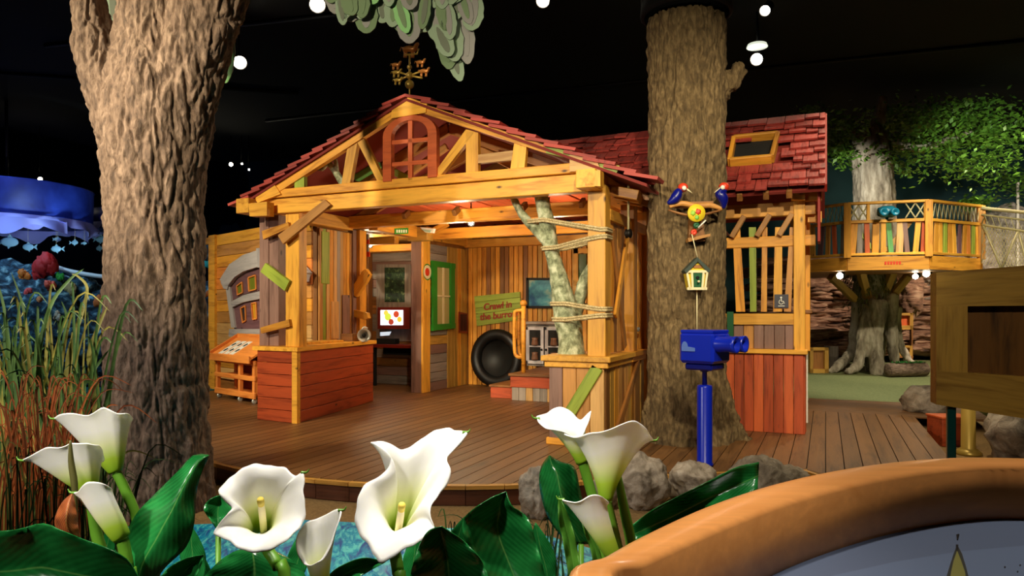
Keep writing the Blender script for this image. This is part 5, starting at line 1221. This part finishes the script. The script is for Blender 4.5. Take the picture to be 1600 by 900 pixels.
c = at(1183, 72, 12.4); t = thing('ring_lamp', c, 'pale shallow ring lamp hanging above a bright spotlight', 'lamp'); lathe('dish', [(.02, .06), (.16, .03), (.18, -.02), (.15, -.01), (0, .0)], plain('dish_glow', (200, 205, 190), .4, emit=(220, 225, 205), estr=.9), t, Matrix.Translation(c), 24); tube('rod', [c+UP*.05, Vector((c.x, c.y, 6.6))], .015, 'iron', t, 6)

# ================================================================= HANGING LEAF CUTOUT
M['cut1'] = plain('sage_cutout', (122, 140, 118), .8); M['cut2'] = plain('moss_cutout', (96, 116, 84), .8); M['cut3'] = plain('lime_cutout', (120, 170, 110), .8); M['cut4'] = plain('mauve_cutout', (124, 122, 120), .8); M['cutedge'] = plain('dark_green_board', (30, 84, 50), .8)
def cutleaf(parent, x, y, ang, L, W, d, mat):
    """flat painted leaf, tip at (x, y), pointing down along ang"""
    pts = []
    for i in range(15): t = (1-math.cos(math.pi*i/14))/2; pts.append((t*L, W*max(0, math.sin(math.pi*t**.8))**.6*(1+.06*math.sin(i*2.4))))
    pl2 = [(a, b) for a, b in pts]+[(a, -b) for a, b in pts[::-1]]
    ca, sa = math.cos(ang), math.sin(ang)
    P = [at(x+a*math.sin(ang)+b*math.cos(ang), y-a*math.cos(ang)+b*math.sin(ang), d) for a, b in pl2]
    o = prism('leaf', P, FW*.012, mat, parent)
    if W > 9: prism('leaf_marking', [at(x+a*math.sin(ang)+b*math.cos(ang), y-a*math.cos(ang)+b*math.sin(ang), d-.004) for a, b in [(q[0]*.8+L*.12, q[1]*.42) for q in pl2]], FW*.004, rnd.choice(('cut4', 'cut2', 'cut5')), o)
    return o
rnd = random.Random(4); M['cut5'] = plain('dusky_cutout', (92, 98, 84), .8)
hc = thing('leaf_cutout', at(630, -40, 6.4), 'hanging painted cutout of overlapping sage green leaves', 'decoration')
rnd = random.Random(4)
lv = [(532, 22, 46, 15), (548, 34, 60, 15), (573, 52, 70, 19), (597, 36, 60, 15), (612, 42, 70, 16), (640, 68, 92, 21), (628, 52, 70, 17), (662, 50, 70, 17), (686, 66, 86, 20), (700, 74, 80, 19), (702, 108, 90, 16), (720, 127, 100, 13), (712, 96, 90, 18), (731, 100, 100, 14), (737, 76, 100, 13), (735, 44, 70, 13)]
for i, (x, y, L, W) in enumerate(lv):
    cutleaf(hc, x, y, .12*math.sin(i*2.1)-(.18 if x > 690 else -.05), L, W, 6.3+.02*(i % 4), ('cut1', 'cut4', 'cut2', 'cut1')[i % 4])
for i in range(34):
    x = rnd.uniform(515, 735); y = rnd.uniform(-10, 40 if x < 600 else 60); 
    if x > 690: y = rnd.uniform(0, 90)
    cutleaf(hc, x, y, rnd.uniform(-.45, .35), rnd.uniform(50, 80), rnd.uniform(9, 17), 6.28-.012*(i % 5), rnd.choice(('cut1', 'cut2', 'cut4', 'cut1', 'cut3')))
o = prism('backing_board', [at(x, y, 6.42) for x, y in ((500, -60), (524, 10), (555, 24), (575, 44), (600, 26), (622, 50), (640, 60), (665, 46), (690, 62), (700, 84), (704, 100), (718, 116), (730, 92), (740, 50), (735, 10), (725, -60))], FW*.02, 'cutedge', hc)
for x in (560, 690): tube('hanging_wire', [at(x, -50, 6.42), Vector((*at(x, -50, 6.42).xy, 6.6))], .006, 'iron', hc, 5)
h2 = thing('leaf_cutout', at(350, -40, 6.6), 'narrow pale leaf cutout hanging just behind the forked tree', 'decoration')
for x, y, L, W in ((352, 130, 110, 12), (344, 110, 120, 14), (358, 120, 100, 8), (176, 40, 90, 14), (182, 20, 80, 10)): cutleaf(h2, x, y, .02, L, W, 6.6, rnd.choice(('cut1', 'cut3')))

for x, y in ((350, 30), (179, -20)): tube('hanging_wire', [at(x, y, 6.606), Vector((*at(x, y, 6.606).xy, 6.6))], .006, 'iron', h2, 5)

# ================================================================= ROCKS BY THE VIEWER
for px, py, s, sd, lab in ((1004, 790, (.2, .2, .26), 2, 'tall cracked tan rock below the big white lily'), (1080, 783, (.2, .2, .21), 5, 'grey rock at the foot of the blue viewer'), (1188, 780, (.24, .21, .22), 9, 'broad grey rock behind the long glossy leaf'), (1129, 787, (.1, .13, .15), 13, 'small dark rock between two grey ones'), (1236, 770, (.16, .17, .15), 21, 'low rounded rock touching the wooden table rim'), (840, 805, (.14, .14, .22), 31, 'small brown rock at the deck edge'), (944, 792, (.11, .12, .17), 33, 'small rock behind the lily stalks')):
    p = onZ(px, py, GZ); o = blob('rock', p+UP*s[2]*.59, s, sd, 'rock', None, .22, 1.3, 5, .6); tag(o, lab, 'rock')

# ================================================================= ROUND TABLE WITH WOODEN RIM
ZR = 1.05
oz = [(880, 900), (940, 863), (1000, 830), (1100, 785), (1200, 752), (1300, 730), (1400, 716), (1500, 710), (1600, 712), (1806, 719)]
iz = [(960, 900), (1010, 876), (1060, 853), (1140, 818), (1225, 786), (1310, 762), (1400, 743), (1500, 730), (1600, 727), (1790, 735)]
ow = [onZ(x, y, ZR) for x, y in oz]; iw = [onZ(x, y, ZR) for x, y in iz]
hid = [(1.6, 1.27), (1.84, 1.0), (1.95, .65), (1.88, .25), (1.65, -.08), (1.3, -.28), (.9, -.3), (.5, -.12), (.22, .2), (.08, .5)]   # out of frame, lateral and depth
cc = sum(((Vector((0, 0, ZR))+RT*a+FW*b) for a, b in hid), Vector())/len(hid)
for a, b in hid:
    p = Vector((0, 0, ZR))+RT*a+FW*b; ow.append(p); iw.append(p+(Vector((0, 0, ZR))+RT*.95+FW*.55-p).normalized()*.07)
def closed(pts, n=6):
    q = [tuple(p) for p in pts]; m_ = len(q); out = []
    for i in range(m_):
        a, b, c_, d_ = q[i-1], q[i], q[(i+1) % m_], q[(i+2) % m_]
        for k in range(n):
            t = k/n; out.append(Vector([.5*(2*y+(z-x)*t+(2*x-5*y+4*z-w_)*t*t+(3*y-x-3*z+w_)*t**3) for x, y, z, w_ in zip(a, b, c_, d_)]))
    return out
oc, ic = closed(ow), closed(iw); n = len(oc)
rt = thing('round_table', Vector((0, 0, GZ))+RT*.95+FW*.55, 'large rounded table with a glossy orange wooden rim and slate inlay', 'table')
rings = [[p-UP*.2 for p in oc], [p-UP*.02 for p in oc], [p.lerp(q, .12)-UP*.004 for p, q in zip(oc, ic)], [p.lerp(q, .3) for p, q in zip(oc, ic)], [p.lerp(q, .9) for p, q in zip(oc, ic)], [p-UP*.008 for p in ic], [p-UP*.105 for p in ic]]
V = [p for r in rings for p in r]; Fc = []
for i in range(len(rings)-1):
    for k in range(n): Fc.append([i*n+k, i*n+(k+1) % n, (i+1)*n+(k+1) % n, (i+1)*n+k])
c0_ = Vector((0, 0, ZR))+RT*.95+FW*.55
mr_ = Matrix.Translation(c0_) @ Matrix.Rotation(TH, 4, 'Z'); mi = mr_.inverted()
o = mk('rim', [mi @ p for p in V], Fc, 'rimwood', rt, mr_, True)
ip = [p-UP*.105 for p in ic]
prism('inlay', ip, (0, 0, -.03), plain('slate_blue_inlay', (84, 96, 120), .5), rt)
M['band'] = plain('pale_inlay_band', (94, 108, 134), .5)
bz = ZR-.1045
def onb(x, y): return onZ(x, y, bz)
prism('inlay_band', [onb(x, y) for x, y in ((1300, 900), (1400, 878), (1500, 862), (1600, 853), (1640, 851), (1640, 930), (1280, 930))], (0, 0, .0006), 'band', rt)
prism('printed_spire', [onb(x, y) for x, y in ((1495.5, 852), (1503, 866), (1509, 885), (1514, 905), (1517, 930), (1474, 930), (1478, 905), (1484, 885), (1490, 866))], (0, 0, .0012), plain('spire_edge', (34, 34, 22), .6), rt)
prism('printed_leaf', [onb(x, y) for x, y in ((1495.5, 862), (1502, 878), (1508, 896), (1512, 930), (1480, 930), (1486, 896), (1490, 878))], (0, 0, .0018), plain('spire_green', (116, 112, 44), .6), rt)
prism('printed_tip', [onb(x, y) for x, y in ((1494, 836), (1499, 835), (1497, 844), (1495, 844))], (0, 0, .0012), 'iron', rt)
prism('printed_tip', [onb(x, y) for x, y in ((1493.5, 852), (1497.5, 852), (1497, 862), (1494, 862))], (0, 0, .0014), 'iron', rt)
for x, y in ((1570, 887), (1590, 894), (1594, 884)): prism('printed_speck', [onb(x+1.5*math.cos(a), y+1.5*math.sin(a)) for a in (0, 1.2, 2.5, 3.7, 5)], (0, 0, .0012), 'iron', rt)
lathe('pedestal_column', [(.3, GZ), (.3, GZ+.05), (.14, GZ+.12), (.14, .8), (.4, .9), (0, .9)], 'iron', rt, Matrix.Translation(Vector((0, 0, 0))+RT*.95+FW*.55), 24)

# ================================================================= TALL GRASSES
def ribbon(name, pts, wmax, mat, parent=None, fold=.25, sm=5, coll=None):
    q = [Vector(p) for p in smoothpts([tuple(p) for p in pts], sm)]; V = []; Fc = []; n = len(q)
    for i, p in enumerate(q):
        t = i/(n-1); tg = (q[min(i+1, n-1)]-q[max(i-1, 0)]).normalized(); s = tg.cross(FW)
        s = s.normalized() if s.length > .05 else RT.copy()
        w_ = wmax*(1-t)**.6*min(1, .55+t*2); nn_ = s.cross(tg)
        V += [p-s*w_, p+nn_*w_*fold, p+s*w_]
    for i in range(n-1):
        for k in range(2): Fc.append([i*3+k, i*3+k+1, i*3+k+4, i*3+k+3])
    if coll is not None:
        o_ = len(coll[0]); coll[0].extend(V); coll[1].extend([[a+o_ for a in g] for g in Fc]); return
    c_ = q[0]; return mk(name, [p-c_ for p in V], Fc, mat, parent, Matrix.Translation(c_), True)
M['gr1'] = mottled('green_blade', [(.3, (44, 84, 36)), (.7, (106, 140, 66))], 6, 3, .5, .1, .004, (1, 1, 1), .3, .35)
M['gr2'] = mottled('yellow_blade', [(.3, (120, 120, 44)), (.7, (190, 176, 84))], 6, 3, .5, .1, .004, (1, 1, 1), .3, .3)
M['gr3'] = mottled('rust_blade', [(.3, (150, 70, 24)), (.7, (224, 120, 50))], 6, 3, .6, .1, .004, (1, 1, 1), .3, .4)
DG = 4.0
gzz = GZ
gt = thing('reed_clump', at(80, 487+1671/DG, DG), 'tall clump of green reed blades beside the pinkish trunk', 'grass')
def gp3(x, y, d): return at(x, y, d)
def gbase(px, d): return onP(px, 487+1671/d, CAM+FW*d, FW)
R = random.Random(12)
for b, pts, w_, m in (((60, 4.0), [(62, 640), (60, 560), (78, 480), (108, 438), (131, 420)], .02, 'gr1'), ((118, 4.0), [(112, 640), (106, 560), (128, 490), (136, 450), (122, 432), (112, 428)], .017, 'gr2'),
                      ((100, 3.9), [(100, 640), (106, 580), (118, 520), (132, 465)], .03, 'gr2'), ((50, 4.1), [(52, 640), (48, 560), (36, 480), (17, 424)], .02, 'gr1'), ((20, 3.9), [(26, 640), (16, 560), (6, 480), (-8, 430)], .02, 'gr1'),
                      ((150, 4.1), [(150, 620), (140, 560), (150, 520), (168, 478)], .028, 'gr2'), ((120, 4.0), [(124, 640), (140, 590), (160, 560), (172, 545)], .016, 'gr1'), ((90, 4.0), [(92, 640), (96, 560), (104, 500), (96, 470)], .02, 'gr1'),
                      ((30, 3.8), [(40, 720), (60, 690), (60, 650)], .015, 'gr2'), ((-5, 3.4), [(-10, 780), (20, 772), (45, 774), (80, 790)], .014, 'gr2')):
    ribbon('blade', [gbase(*b)]+[gp3(x, y, b[1]) for x, y in pts], w_, m, gt)
for i in range(72):
    px = R.uniform(-20, 165); d = R.uniform(3.7, 4.5); h = R.uniform(440, 600); ln = R.gauss(0, 34); bx = R.uniform(-10, 10)
    ribbon('blade', [gbase(px+bx, d), gp3(px, 720, d), gp3(px+ln*.35, (720+h)/2+20, d), gp3(px+ln, h, d-.1*abs(ln)/30), gp3(px+ln*1.6, h+abs(ln)*.35-6, d-.15*abs(ln)/30)], R.uniform(.008, .018), R.choice(('gr1', 'gr1', 'gr1', 'gr2')), gt)
rg = thing('rust_grass', at(70, 487+1671/3.5, 3.5), 'low clump of rusty orange grass in front of the reeds', 'grass')
fine = ([], [])
for i in range(120):
    px = R.uniform(-20, 135); d = R.uniform(2.9, 3.4); h = R.uniform(580, 720); ln = R.gauss(0, 40)
    P = [gbase(px, d), gp3(px, 800, d), gp3(px+ln*.4, (800+h)/2, d), gp3(px+ln, h, d), gp3(px+ln*1.7, h+R.uniform(-10, 30), d)]
    if i < 60: ribbon('blade', P, R.uniform(.005, .011), R.choice(('gr3', 'gr3', 'gr3', 'gr2')), rg)
    else: ribbon('blade', P, .006, 'gr3', rg, coll=fine)
tag(mk('fine_blades', fine[0], fine[1], 'gr3', rg), kind='stuff')
fine = ([], [])
lg_ = thing('meadow_grass', onZ(150, 870, GZ), 'low tangle of fine green grass at the pond edge', 'grass')
for i in range(340):
    px = R.uniform(-20, 190) if i < 260 else R.uniform(700, 920); d = R.uniform(2.6, 4.2) if i < 260 else R.uniform(2.4, 4.6); top = R.uniform(700, 830) if i < 260 else R.uniform(800, 880); b0 = gbase(px, d); ln = R.gauss(0, 26)
    ribbon('g', [b0, gp3(px+ln*.4, (top+487+1671/d)/2, d), gp3(px+ln, top, d), gp3(px+ln*1.8, top+R.uniform(0, 20), d)], .005, 'gr1', None, coll=fine)
tag(mk('grass_blades', fine[0], fine[1], 'gr1', lg_), kind='stuff')

# ================================================================= CALLA LILIES
M['soil'] = mottled('dark_soil', [(.3, (24, 18, 12)), (.7, (52, 40, 28))], 20, 4, .95, .5, .02)
bed = prism('planter_bed', [at(x, 487, d)*Vector((1, 1, 0))[0] if False else Vector((*at(x, 487, d).xy, .3)) for x, d in ((-300, .95), (-300, 2.1), (300, 2.1), (800, 2.1), (1120, 2.0), (1020, 1.25), (700, .9))], (0, 0, -.46), 'soil'); tag(bed, 'dark soil planter bed under the calla lilies', 'planter')
def lilymat():
    m, nt, b = newmat('calla_petal'); L = nt.links.new
    a = N(nt, 'ShaderNodeAttribute', attribute_name='along'); r = ramp(nt, [(.0, (122, 165, 24)), (.2, (170, 200, 60)), (.42, (232, 236, 186)), (.62, (250, 249, 240))]); L(a.outputs['Fac'], r.inputs[0]); L(r.outputs[0], b.inputs['Base Color'])
    b.inputs['Roughness'].default_value = .45; b.inputs['Subsurface Weight'].default_value = .25; b.inputs['Subsurface Radius'].default_value = (.02, .02, .012); b.inputs['Subsurface Scale'].default_value = .3
    return m
M['petal'] = lilymat(); M['stem'] = plain('calla_stem', (96, 150, 40), .4); M['spadix'] = mottled('spadix', [(.3, (232, 200, 60)), (.7, (250, 226, 110))], 120, 2, .7, .5, .002)
def leafmat(name, c1, c2, rough=.28):
    m, nt, b = newmat(name); L = nt.links.new
    a = N(nt, 'ShaderNodeAttribute', attribute_name='across'); l = N(nt, 'ShaderNodeAttribute', attribute_name='along')
    ab = N(nt, 'ShaderNodeMath', operation='ABSOLUTE'); L(a.outputs['Fac'], ab.inputs[0])
    su = N(nt, 'ShaderNodeMath', operation='MULTIPLY_ADD'); su.inputs[1].default_value = -.35; L(ab.outputs[0], su.inputs[0]); L(l.outputs['Fac'], su.inputs[2])
    mu = N(nt, 'ShaderNodeMath', operation='MULTIPLY'); mu.inputs[1].default_value = 95; L(su.outputs[0], mu.inputs[0]); si = N(nt, 'ShaderNodeMath', operation='SINE'); L(mu.outputs[0], si.inputs[0])
    tc = N(nt, 'ShaderNodeTexCoord'); no = N(nt, 'ShaderNodeTexNoise'); no.inputs['Scale'].default_value = 14; no.inputs['Detail'].default_value = 4; L(tc.outputs['Object'], no.inputs[0])
    ad = N(nt, 'ShaderNodeMath', operation='MULTIPLY_ADD'); ad.inputs[1].default_value = .05; L(si.outputs[0], ad.inputs[0]); L(no.outputs[0], ad.inputs[2])
    r = ramp(nt, [(.35, c2), (.65, c1)]); L(ad.outputs[0], r.inputs[0])
    rib = ramp(nt, [(.0, (150, 190, 100)), (.035, (0, 0, 0))]); L(ab.outputs[0], rib.inputs[0])
    mx = N(nt, 'ShaderNodeMix', data_type='RGBA', blend_type='ADD'); mx.inputs['Factor'].default_value = .3; L(r.outputs[0], mx.inputs['A']); L(rib.outputs[0], mx.inputs['B']); L(mx.outputs['Result'], b.inputs['Base Color'])
    bp = N(nt, 'ShaderNodeBump'); bp.inputs['Strength'].default_value = .35; bp.inputs['Distance'].default_value = .004; L(ad.outputs[0], bp.inputs['Height']); L(bp.outputs[0], b.inputs['Normal']); b.inputs['Roughness'].default_value = rough
    return m
M['leaf'] = leafmat('calla_leaf_green', (34, 126, 58), (16, 84, 34), .24); M['deadleaf'] = leafmat('dead_leaf', (196, 104, 40), (96, 40, 16), .6); M['strap'] = leafmat('strap_leaf', (86, 140, 44), (50, 104, 30), .4)
def attr(o, name, vals): a = o.data.attributes.new(name, 'FLOAT', 'POINT'); a.data.foreach_set('value', vals)
def lily(label, base, rim, stem, spad=None, pw=1.25, aw=1.25, thick=.0016):
    D0 = base[2]; B = at(base[0], base[1], D0+(base[3] if len(base) > 3 else 0))
    Rm = closed([at(x, y, D0+dz) for x, y, dz in rim], 6); n = len(Rm); C = sum(Rm, Vector())/n; rows_ = 26; V = []; al = []
    ax = C-B
    for i in range(rows_+1):
        t = i/rows_; s = t**pw; ap = 1-(1-t)**aw; rip = 1+.025*t**4*math.sin(0)
        for k in range(n):
            rv = Rm[k]-C; tube_r = rv-ax.normalized()*rv.dot(ax.normalized()); tube_r = tube_r.normalized()
            wv_ = 1+.016*t**3*math.sin(k*.55+base[0])+.01*t**3*math.sin(k*1.3+base[1]); V.append(B+ax*ap+tube_r*(.013*(1-t)**1.5)+rv*(s*wv_)-ax.normalized()*(.005*max(0, t-.8)/.2*(1+math.sin(k*.4+base[1])))); al.append(t)
    Fc = [[i*n+k, i*n+(k+1) % n, (i+1)*n+(k+1) % n, (i+1)*n+k] for i in range(rows_) for k in range(n)]
    S0 = at(*stem[-1][:2], D0+(stem[-1][2] if len(stem[-1]) > 2 else 0)); root = Vector((S0.x, S0.y, .3))
    t_ = thing('calla_lily', root, label, 'flower', 'calla lilies')
    o = mk('spathe', [p-B for p in V], Fc, 'petal', t_, Matrix.Translation(B), True); attr(o, 'along', al)
    so = o.modifiers.new('thickness', 'SOLIDIFY'); so.thickness = thick; so.offset = 0
    P = [at(q[0], q[1], D0+(q[2] if len(q) > 2 else 0)) for q in stem]+[root]
    tube('stem', [B]+P, [.011]+[.011]*len(P), 'stem', t_, 12, 4)
    if spad:
        P = [at(x, y, D0+dz) for x, y, dz in spad]; tube('spadix', P, [.006]*(len(P)-1)+[.0045], 'cream', t_, 12, 4); tube('spadix_tip', [P[-2].lerp(P[-1], .5), P[-2].lerp(P[-1], .8), P[-1].lerp(P[-2], -.05), P[-1].lerp(P[-2], -.12)], [.0055, .0062, .0055, .002], 'spadix', t_, 12, 4)
    tip = max(range(len(rim)), key=lambda i: abs(rim[i][0]-base[0])+abs(rim[i][1]-base[1])*.4)
    e0 = V[rows_*n+tip*6]; sg = 1 if rim[tip][0] > base[0] else -1; ku = D0/F
    tube('tip_curl', [e0-RT*(4*sg*ku), e0+RT*(1*sg*ku), e0+RT*(6*sg*ku)+UP*(1*ku), e0+RT*(9*sg*ku)+UP*(6*ku)], [.003, .0024, .0018, .0006], 'stem', t_, 6, 3)
lily('white calla lily turned sideways on a thick stalk before the pinkish trunk', (181, 738, 1.58), [(82, 650, -.01), (110, 645, -.04), (135, 642, -.05), (158, 636, -.05), (178, 641, -.045), (196, 640, -.03), (207, 652, .0), (200, 654, .05), (175, 660, .07), (140, 660, .06), (105, 656, .03)], [(186, 745), (200, 775), (212, 805), (226, 860), (236, 930)], None, .9, 1.15)
lily('white calla lily with a long pointed tip reaching over the rusty grass', (140, 768, 1.4), [(33, 712, -.01), (62, 702, -.04), (85, 696, -.05), (103, 688, -.05), (120, 693, -.05), (137, 687, -.05), (155, 694, -.03), (162, 712, .0), (150, 716, .05), (110, 716, .06), (65, 714, .03)], [(143, 780), (150, 830), (165, 930)], None, .85, 1.15)
lily('small half closed calla lily leaning over the brown dead leaf', (191, 842, 1.3), [(113, 766, -.01), (122, 757, -.03), (140, 753, -.035), (160, 750, -.03), (173, 762, 0), (168, 770, .03), (145, 772, .035), (125, 772, .02)], [(194, 855), (200, 890), (206, 940)], None, .7, 1.1)
lily('wide open round calla lily showing its yellow spadix', (408, 842, 1.2, .12), [(341, 768, 0), (358, 745, .03), (382, 730, .05), (410, 722, .055), (440, 728, .05), (460, 742, .04), (474, 735, .03), (475, 765, .02), (477, 795, 0), (470, 822, -.02), (445, 845, -.04), (412, 860, -.05), (378, 857, -.05), (352, 842, -.04), (335, 828, -.02), (352, 806, -.01), (362, 790, -.005)], [(420, 862, .125), (434, 885, .11), (446, 930, .1)], [(412, 836, .09), (411, 815, .05), (409, 797, .02), (407, 781, .0)], 1.5, 1.6)
lily('narrow furled calla lily between two open ones', (502, 935, 1.22), [(533, 796, .0), (505, 798, .03), (480, 813, .03), (462, 845, .02), (470, 868, -.01), (485, 884, -.03), (503, 868, -.04), (521, 835, -.03)], [(503, 950), (504, 985)])
lily('tall open calla lily with a flaring upper lip and yellow spadix', (614, 856, 1.15, .1), [(580, 685, .05), (600, 690, .06), (625, 698, .07), (648, 690, .07), (678, 673, .07), (706, 665, .06), (729, 671, .04), (722, 690, .035), (702, 702, .04), (698, 716, .03), (706, 738, .01), (688, 768, .0), (672, 800, -.02), (682, 826, -.04), (660, 842, -.05), (630, 858, -.06), (600, 872, -.06), (580, 862, -.04), (562, 825, -.02), (556, 790, 0), (570, 758, .02), (600, 733, .03), (611, 714, .04)], [(618, 870, .11), (622, 895, .1), (626, 950, .09)], [(620, 848, .06), (623, 825, .03), (626, 805, .01), (628, 789, -.005)], 1.5, 1.6)
lily('small ruffled calla lily tucked behind the biggest one', (910, 722, 1.5), [(838, 652, -.02), (850, 662, -.05), (875, 673, -.05), (900, 679, -.04), (915, 662, -.01), (923, 642, .02), (905, 650, .05), (888, 639, .06), (866, 635, .06), (848, 641, .03)], [(914, 735), (928, 785), (938, 840), (948, 940)])
lily('big funnel shaped calla lily in front of the tan rock', (946, 780, 1.35), [(882, 671, 0), (905, 679, -.04), (930, 674, -.05), (958, 661, -.055), (988, 657, -.05), (1010, 666, -.03), (1022, 683, -.005), (1008, 684, .05), (970, 680, .07), (930, 683, .06), (900, 678, .03)], [(949, 792), (957, 825), (968, 875), (976, 940)])
lily('low drooping calla lily behind the wooden table rim', (957, 866, 1.25), [(878, 780, 0), (895, 777, -.03), (918, 774, -.035), (940, 773, -.02), (947, 780, .01), (930, 784, .04), (900, 785, .03)], [(960, 880), (966, 905), (972, 950)], None, 1.0, 1.2)
sk_ = thing('flower_stalk', Vector((*at(992, 940, 1.42).xy, .3)), 'bare green flower stalk beside the big funnel lily', 'stalk'); tube('stem', [at(966, 742, 1.42), at(974, 790, 1.42), at(986, 850, 1.42), at(994, 940, 1.42), Vector((*at(994, 940, 1.42).xy, .3))], [.006, .01, .011, .011, .011], 'stem', sk_, 10, 4)
ds = thing('withered_stalk', Vector((*at(118, 800, 1.33).xy, .3)), 'dark withered stalk crossing the pointed lily', 'stalk'); tube('stem', [at(110, 688, 1.33), at(111, 720, 1.33), at(116, 755, 1.33), at(118, 800, 1.33), at(120, 930, 1.33), Vector((*at(120, 930, 1.33).xy, .3))], [.002, .005, .006, .004, .004, .004], plain('withered', (88, 84, 34), .6), ds, 8, 4)

def leaf(label, left, right, d, sag=.03, mat='leaf', group='calla leaves', wav=.006, seed=0, dt=0):
    n = 24
    def resamp(q):
        s = smoothpts([(float(a[0]), float(a[1])) for a in q], 12); L = [0]
        for a, b in zip(s, s[1:]): L.append(L[-1]+math.hypot(b[0]-a[0], b[1]-a[1]))
        out = []; j = 0
        for i in range(n+1):
            t = L[-1]*i/n
            while j < len(L)-2 and L[j+1] < t: j += 1
            u = (t-L[j])/max(1e-6, L[j+1]-L[j]); out.append((s[j][0]+(s[j+1][0]-s[j][0])*u, s[j][1]+(s[j+1][1]-s[j][1])*u))
        return out
    A, Bq = resamp(left), resamp(right); V = []; al = []; ac = []; m_ = 12
    for i in range(n+1):
        for k in range(m_+1):
            u = k/m_; x = A[i][0]+(Bq[i][0]-A[i][0])*u; y = A[i][1]+(Bq[i][1]-A[i][1])*u; e = abs(2*u-1)
            dd = d+dt*i/n+sag*(1-e**1.3)*math.sin(math.pi*min(1, i/n*.85+.08))+wav*math.sin(i*.9+seed+u*2)*e**2
            V.append(at(x, y, dd)); al.append(i/n); ac.append(2*u-1)
    Fc = [[i*(m_+1)+k, i*(m_+1)+k+1, (i+1)*(m_+1)+k+1, (i+1)*(m_+1)+k] for i in range(n) for k in range(m_)]
    bx, by = (A[-1][0]+Bq[-1][0])/2, (A[-1][1]+Bq[-1][1])/2; pb_ = at(bx, by, d+dt+sag*.3); root = Vector((*pb_.xy, .3))
    t_ = thing('calla_leaf', root, label, 'leaf', group)
    o = mk('blade', [p-root for p in V], Fc, mat, t_, Matrix.Translation(root), True); attr(o, 'along', al); attr(o, 'across', ac)
    so = o.modifiers.new('thickness', 'SOLIDIFY'); so.thickness = .0012
    if pb_.z > .34: tube('stalk', [pb_, pb_.lerp(root, .5), root], .006, 'stem', t_, 8)
leaf('large glossy leaf with a crumpled tip before the pinkish trunk', [(326, 711), (302, 712), (280, 735), (240, 775), (212, 805), (197, 840), (190, 880), (194, 935)], [(327, 712), (318, 730), (308, 760), (305, 790), (302, 825), (288, 858), (255, 890), (228, 935)], 1.38, -.03, dt=-.05)
leaf('broad dark leaf lying low beneath the pointed lily', [(-60, 832), (20, 829), (65, 818), (95, 829), (130, 843), (170, 858), (200, 876), (218, 906)], [(-60, 960), (20, 955), (60, 955), (100, 955), (140, 955), (180, 950), (205, 940), (219, 915)], 1.12, .04)
leaf('pale striped leaf behind the wide open lily', [(392, 855), (362, 864), (338, 882), (318, 905), (306, 950)], [(394, 855), (430, 862), (462, 880), (478, 902), (486, 950)], 1.5, -.04)
leaf('dark pointed leaf standing beside the tall open lily', [(790, 768), (766, 778), (737, 797), (722, 815), (726, 842), (740, 872), (768, 925)], [(791, 768), (800, 790), (815, 800), (828, 815), (836, 842), (845, 872), (858, 925)], 1.2, .05)
leaf('dark low leaf overlapping the foot of the tall open lily', [(690, 822), (668, 830), (652, 860), (640, 905), (640, 950)], [(691, 822), (716, 838), (732, 852), (756, 882), (778, 950)], 1.03, .03)
leaf('shiny light leaf standing behind the low drooping lily', [(858, 712), (846, 730), (843, 755), (850, 790), (862, 818), (888, 850)], [(859, 712), (876, 722), (897, 730), (905, 762), (913, 795), (928, 850)], 1.55, -.05)
leaf('long glossy leaf stretching over the rocks above the table rim', [(1186, 722), (1150, 730), (1110, 750), (1060, 775), (1020, 796), (985, 822)], [(1184, 764), (1160, 782), (1120, 800), (1075, 822), (1040, 838), (990, 850)], 1.5, .05)
leaf('small green leaf tip below the narrow furled lily', [(602, 878), (572, 871), (540, 880), (512, 900), (490, 940)], [(602, 879), (578, 892), (552, 908), (534, 925), (520, 950)], 1.3, .02)
leaf('upright strap leaf with a sharp point beside the shiny leaf', [(873, 775), (872, 810), (880, 850), (893, 930)], [(874, 775), (888, 805), (900, 845), (914, 930)], 1.3, .01, 'strap')
leaf('second strap leaf curling behind the upright one', [(905, 800), (912, 830), (925, 870), (935, 940)], [(906, 800), (925, 835), (940, 870), (950, 940)], 1.34, .01, 'strap')
leaf('small bright leaf peeking left of the wide open lily', [(345, 773), (328, 780), (318, 795), (330, 815), (340, 830)], [(346, 773), (360, 782), (364, 798), (352, 815), (342, 830)], 1.6, .02)
leaf('curled rusty dead leaf under the pointed lily', [(112, 772), (98, 785), (87, 808), (90, 828), (112, 842)], [(113, 772), (119, 798), (121, 818), (124, 838), (122, 846)], 1.28, -.03, 'deadleaf', 'dead leaves')
leaf('rounded glossy leaf low at the foot of the big crumpled leaf', [(318, 866), (290, 872), (262, 888), (240, 915)], [(319, 868), (312, 890), (300, 915), (285, 940)], 1.2, .03)
R = random.Random(5)
for i in range(16):
    x = R.choice((R.uniform(300, 345), R.uniform(430, 460), R.uniform(850, 930), R.uniform(150, 230), R.uniform(640, 720))); y = R.uniform(805, 870); w_ = R.uniform(14, 26); s = R.uniform(-30, 30)
    leaf('small dark leaf low among the calla stems', [(x+s, y), (x+s*.7-w_*.6, y+22), (x+s*.4-w_, y+50), (x-w_*.7, y+85), (x-4, y+130)], [(x+s+1, y), (x+s*.7+w_*.6, y+22), (x+s*.4+w_, y+50), (x+w_*.7, y+85), (x+4, y+130)], 1.62+.024*i, R.uniform(-.008, .008), wav=.003, group='filler leaves among the calla stems', seed=i)
